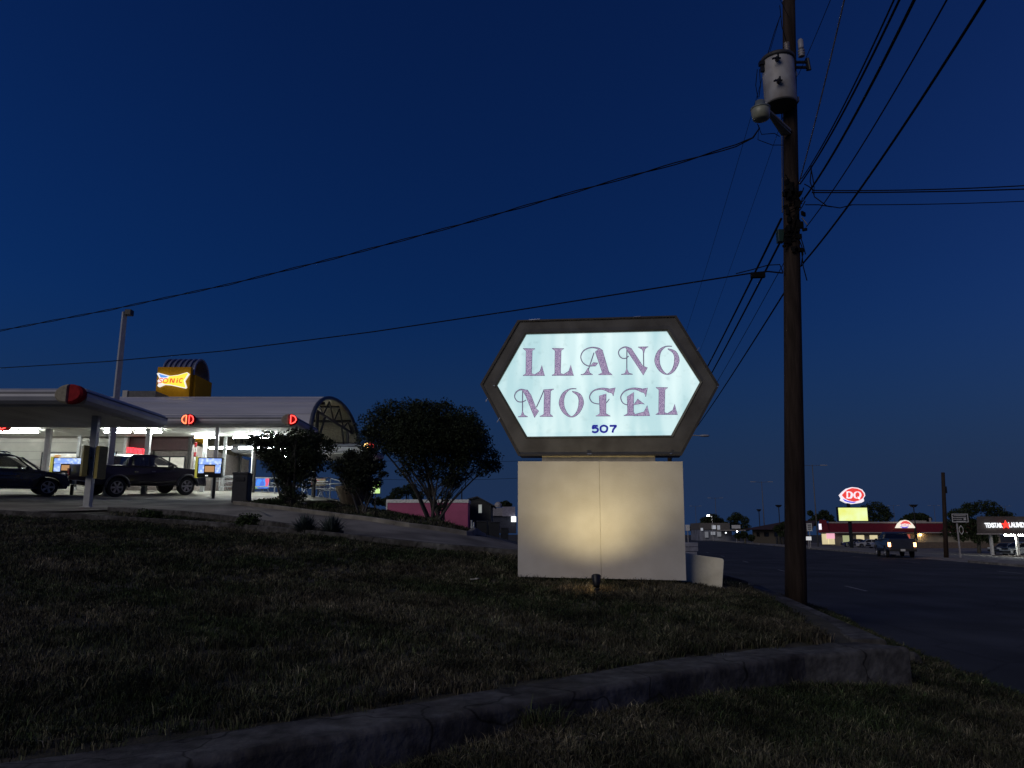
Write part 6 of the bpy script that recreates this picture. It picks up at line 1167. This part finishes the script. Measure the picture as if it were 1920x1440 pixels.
for k, x in enumerate((1457, 1463, 1469)): p = at(x, 1015, 140); mb = MB(); mb.lathe((p.x, 140, -.1), [(.22, 0), (.22, 1.15), (.1, 1.25)], 10); tag(mb.build('bollard', m_blk), ('leftmost', 'middle', 'rightmost')[k]+' of three dark bollards in front of the brown-roofed house', 'bollard', 'bollards in front of the house')
# trees beyond the road
def ftree(D, clumps, trunk, label, n=4500, size=.22, col=(.022, .034, .012), zb=-.1, grp='trees beyond the road', side=1):
    cl = []; rg = random.Random(int(clumps[0][0]))
    for px, py, rp in clumps:
        p = at(px, py, D); r = rp/FPX*D
        for j in range(2): cl.append((p.x+rg.uniform(-.25, .25)*r, D+rg.uniform(-1, 1)*r*.8, p.z+rg.uniform(-.15, .15)*r, r, r, r*.8))
    b = at(trunk, 1010, D); z = zb if side == 0 else HR(b.x, D); root = empty('tree', (b.x, D, z), label, 'tree', grp); cz = sum(c[2] for c in cl)/len(cl); mb = MB(); mb.tube([(b.x, D, z-.3), (b.x+.1, D, (z+cz)/2), (b.x, D, cz)], [.28, .2, .08], 8)
    for c in cl[::3]: mb.tube([(b.x+.05, D, (z+cz)/2), Vector(c[:3])], [.1, .03], 5)
    mb.build('trunk', m_bark, root, smooth=True); leafcloud(root, cl, n, size, col=col); return root
ftree(105, [(1800, 965, 16), (1822, 955, 16), (1845, 952, 15), (1865, 962, 16), (1885, 968, 14), (1790, 985, 16), (1815, 985, 20), (1850, 985, 22), (1880, 985, 16), (1775, 1000, 9), (1795, 1005, 13), (1830, 1008, 15), (1860, 1010, 13), (1895, 975, 8), (1780, 966, 8)], 1833, 'big dark tree spreading between the bare pole and the laundry', 16000, .13)
ftree(195, [(1622, 955, 12), (1640, 950, 12), (1655, 955, 12), (1666, 966, 9), (1632, 968, 14), (1650, 970, 14), (1612, 970, 10)], 1640, 'dark tree behind the diner roof, right of the pylon board')
ftree(195, [(1702, 972, 8), (1716, 968, 9), (1730, 970, 9), (1742, 974, 7), (1690, 976, 6)], 1716, 'low tree crown behind the diner gable sign')
ftree(195, [(1532, 970, 9), (1545, 964, 9), (1553, 972, 8), (1562, 978, 6), (1525, 980, 9), (1520, 962, 6)], 1545, 'dark tree left of the pylon sign behind the diner end')
ftree(230, [(1325, 978, 10), (1338, 972, 11), (1350, 978, 8), (1314, 985, 6)], 1338, 'round tree behind the pale low shop', side=0)
ftree(225, [(1372, 976, 10), (1384, 970, 11), (1396, 976, 9), (1378, 988, 12), (1395, 990, 10), (1362, 984, 7)], 1385, 'dark tree right of the pale low shop', side=0)
ftree(140, [(1396, 1003, 8), (1384, 1005, 6), (1406, 1008, 7)], 1396, 'dark bush-like tree at the left corner of the brown-roofed house', side=0, n=2500, size=.15)
ftree(142, [(1462, 992, 9), (1470, 985, 9), (1466, 1001, 8)], 1466, 'dark tree against the brown-roofed house beside the big pole', side=0, n=2500, size=.15)
ftree(230, [(1296, 990, 6), (1305, 992, 6)], 1300, 'small distant tree next to the motel sign base', side=0, n=1500)
# planting on the right verge
q = [RN*s+RD*t for t in np.arange(44, 64, 1.2) for s in (24.6,)]
X = np.array([p.x for p in q for _ in range(60)])+RNG.normal(0, .7, len(q)*60); Y = np.array([p.y for p in q for _ in range(60)])+RNG.normal(0, .7, len(q)*60)
tag(grass('verge_grass', X, Y, np.full(len(X), -.05), RNG.uniform(.08, .22, len(X)), .05+0*X, .2), 'rough dark grass across the road by the information sign', 'grass', kind='stuff')

# ================================================================ BEHIND THE HILL (left of the motel sign)
D = 60; a, b = at(724, 985, D), at(878, 937.5, D); zb = a.z-1.2
tr = empty('pink_trailer', ((a.x+b.x)/2, D, zb), 'long pink trailer with a white roof edge behind the big round tree', 'trailer')
mb = MB(); mb.b2((a.x, D, zb+.4), (b.x, D+2.5, b.z)); mb.build('body', mat('pink_paint', (.46, .09, .20), .6, var=.06, scale=1), tr, bevel=.03)
mb = MB(); mb.b2((a.x-.05, D-.05, b.z-.22), (b.x+.05, D+2.55, b.z+.04)); mb.build('roof_edge', mat('white_trim'), tr, bevel=.02)
mb = MB(); mb.b2((a.x-.05, D-.04, b.z-1.1), (a.x+.05, D, b.z-.2)); mb.build('corner_strip', mat('white_trim'), tr)
for x in (a.x+1.5, b.x-1.5):
    mb = MB(); mb.lathe((0, 0, 0), [(.35, -.12), (.4, 0), (.35, .12)], 16, M=Matrix.Translation((x, D, zb+.4)) @ Matrix.Rotation(math.pi/2, 4, 'X')); mb.build('wheel', m_tyre, tr)
D = 63; a, b = at(879, 990, D), at(921, 934, D); zb = a.z-1.5
bk = empty('dark_building', ((a.x+b.x)/2, D, zb), 'dark gabled shed with one lit window, right of the pink trailer', 'building')
mb = MB(); P = [(a.x, D, zb), (b.x, D, zb), (b.x, D, at(0, 946, D).z), (at(903, 0, D).x, D, b.z+.05), (a.x, D, at(0, 936, D).z)]; mb.prism(P, (0, 6, 0)); mb.build('wall', mat('charcoal_wall', (.03, .032, .032), .7), bk)
mb = MB(); p1 = (a.x-.1, D-.2, at(0, 935, D).z); p2 = (at(903, 0, D).x, D-.2, b.z+.15); p3 = (b.x+.3, D-.2, at(0, 948, D).z); mb.prism([p1, p2, p3, (p3[0], p3[1], p3[2]-.1), (p2[0], p2[1], p2[2]-.1), (p1[0], p1[1], p1[2]-.1)], (0, 6.4, 0)); mb.build('roof', mat('charcoal_roof', (.02, .022, .03), .6), bk)
mb = MB(); pbox(mb, 896.5, 904, 945.5, 962.5, D-.06, .05); f = mb.build('window', m_gal, bk); mb = MB(); pbox(mb, 897.3, 903.2, 946.5, 961.5, D-.09, .02); mb.build('pane', mat('shed_window', (.3, .3, .28), .3, scale=2, var=.4, emit=(.42, .45, .42), es=.6), f)
D = 85; a, b = at(920, 985, D), at(966, 951, D); zb = a.z-.8
ws = empty('white_shed', ((a.x+b.x)/2, D, zb), 'low white shed with a dark lower wall left of the motel sign base', 'building')
mb = MB(); pbox(mb, 920, 942, 952, 967, D, 5); mb.build('wall', mat('offwhite_wall', (.28, .27, .30), .7), ws); mb = MB(); pbox(mb, 942, 966, 950, 968, D-.3, 5); mb.build('wall', mat('lilac_wall', (.27, .26, .33), .7), ws)
mb = MB(); pbox(mb, 920, 968, 967.2, 1000, D+.3, 4); mb.build('lower_wall', mat('navy_wall', (.03, .035, .06), .7), ws); mb = MB(); p = at(934, 945, D+2); mb.lathe((p.x, D+2, at(0, 951, D+2).z), [(.35, 0), (.42, .3), (.2, .55), (.05, .6)], 12); mb.build('roof_vent', mat('transformer_paint'), ws)
mb = MB(); pbox(mb, 958.5, 967.5, 968.5, 978.5, D-.5, .1); mb.build('lit_window', mat('white_lit2', (.9, .9, .9), .4, emit=(.95, 1, 1), es=2.0), ws)
def wbin(px, py, D, label, hh_=1.08, w=.6):
    p = at(px, py, D); z = min(p.z, h(p.x, D)+.05) if abs(p.z-h(p.x, D)) > .6 else p.z; root = empty('wheelie_bin', (p.x, D, z), label, 'bin', 'dark wheelie bins on the side street'); mb = MB(); mb.add([(-w*.42, -w*.42, .05), (w*.42, -w*.42, .05), (w*.42, w*.42, .05), (-w*.42, w*.42, .05), (-w*.5, -w*.55, hh_*.9), (w*.5, -w*.55, hh_*.9), (w*.5, w*.55, hh_*.9), (-w*.5, w*.55, hh_*.9)], [(3, 2, 1, 0), (4, 5, 6, 7), (0, 1, 5, 4), (1, 2, 6, 5), (2, 3, 7, 6), (3, 0, 4, 7)]); mb.build('bin_body', mat('bin_plastic'), root, local=True, bevel=.02)
    mb = MB(); mb.box((0, -.02, hh_*.95), (w*1.04, w*1.18, .06)); mb.box((0, w*.6, hh_*.92), (w*.7, .04, .04)); mb.build('lid', mat('bin_lid'), root, local=True, bevel=.02)
    for s in (-1, 1): mb = MB(); mb.lathe((0, 0, 0), [(.1, -.03), (.1, .03)], 12, M=Matrix.Translation((s*w*.4, w*.45, .1)) @ Matrix.Rotation(math.pi/2, 4, 'Y')); mb.build('wheel', m_tyre, root, local=True)
wbin(904, 1013, 43.5, 'left of the near pair of dark wheelie bins, left of the motel sign'); wbin(927, 1015, 43, 'right of the near pair of dark wheelie bins, left of the motel sign'); wbin(946, 1002, 56, 'farther single wheelie bin close to the motel sign base')
for px, py, D in ((884, 985, 52), (888, 990, 49)): p = at(px, py, D); mb = MB(); mb.tube([(p.x, D, p.z-.6), (p.x, D, p.z+.35)], .06, 8); tag(mb.build('post', mat('white_pipe')), 'left of two short pale posts before the wheelie bins' if px == 884 else 'right of two short pale posts before the wheelie bins', 'post', 'short pale posts by the bins')
ftree(95, [(745, 925, 14), (765, 920, 13), (782, 928, 12), (730, 935, 9)], 760, 'dark tree behind the pink trailer, seen between the trunks', side=0, n=3000, size=.12, zb=0, grp='trees behind the hill')
ftree(120, [(948, 944, 7), (940, 946, 6), (956, 947, 5)], 948, 'small dark tree crown above the white shed', side=0, n=1500, size=.12, zb=0, grp='trees behind the hill')
ftree(100, [(690, 935, 10), (705, 940, 10), (720, 942, 9), (672, 938, 9)], 700, 'dark low tree behind the bank left of the pink trailer', side=0, n=2500, size=.12, zb=0, grp='trees behind the hill')
a = at(866, 913, 90); mb = MB(); mb.tube([(a.x, 90, -.2), (a.x, 90, a.z)], .07, 6); tag(mb.build('pole', m_blk), 'thin dark pole above the pink trailer roof', 'pole')
for (p0, p1, l) in (((-100, 870), (1000, 880), 'faint distant wire just below the motel sign frame height at left'), ((-100, 905), (1000, 912), 'faint distant wire crossing above the pink trailer')):
    a = at(700, p0[1]-8, 95); b = at(975, p1[1]-18, 95); W_('distant_wire', a+(a-b)*.1, b+(b-a)*.2, .02, l, .3)
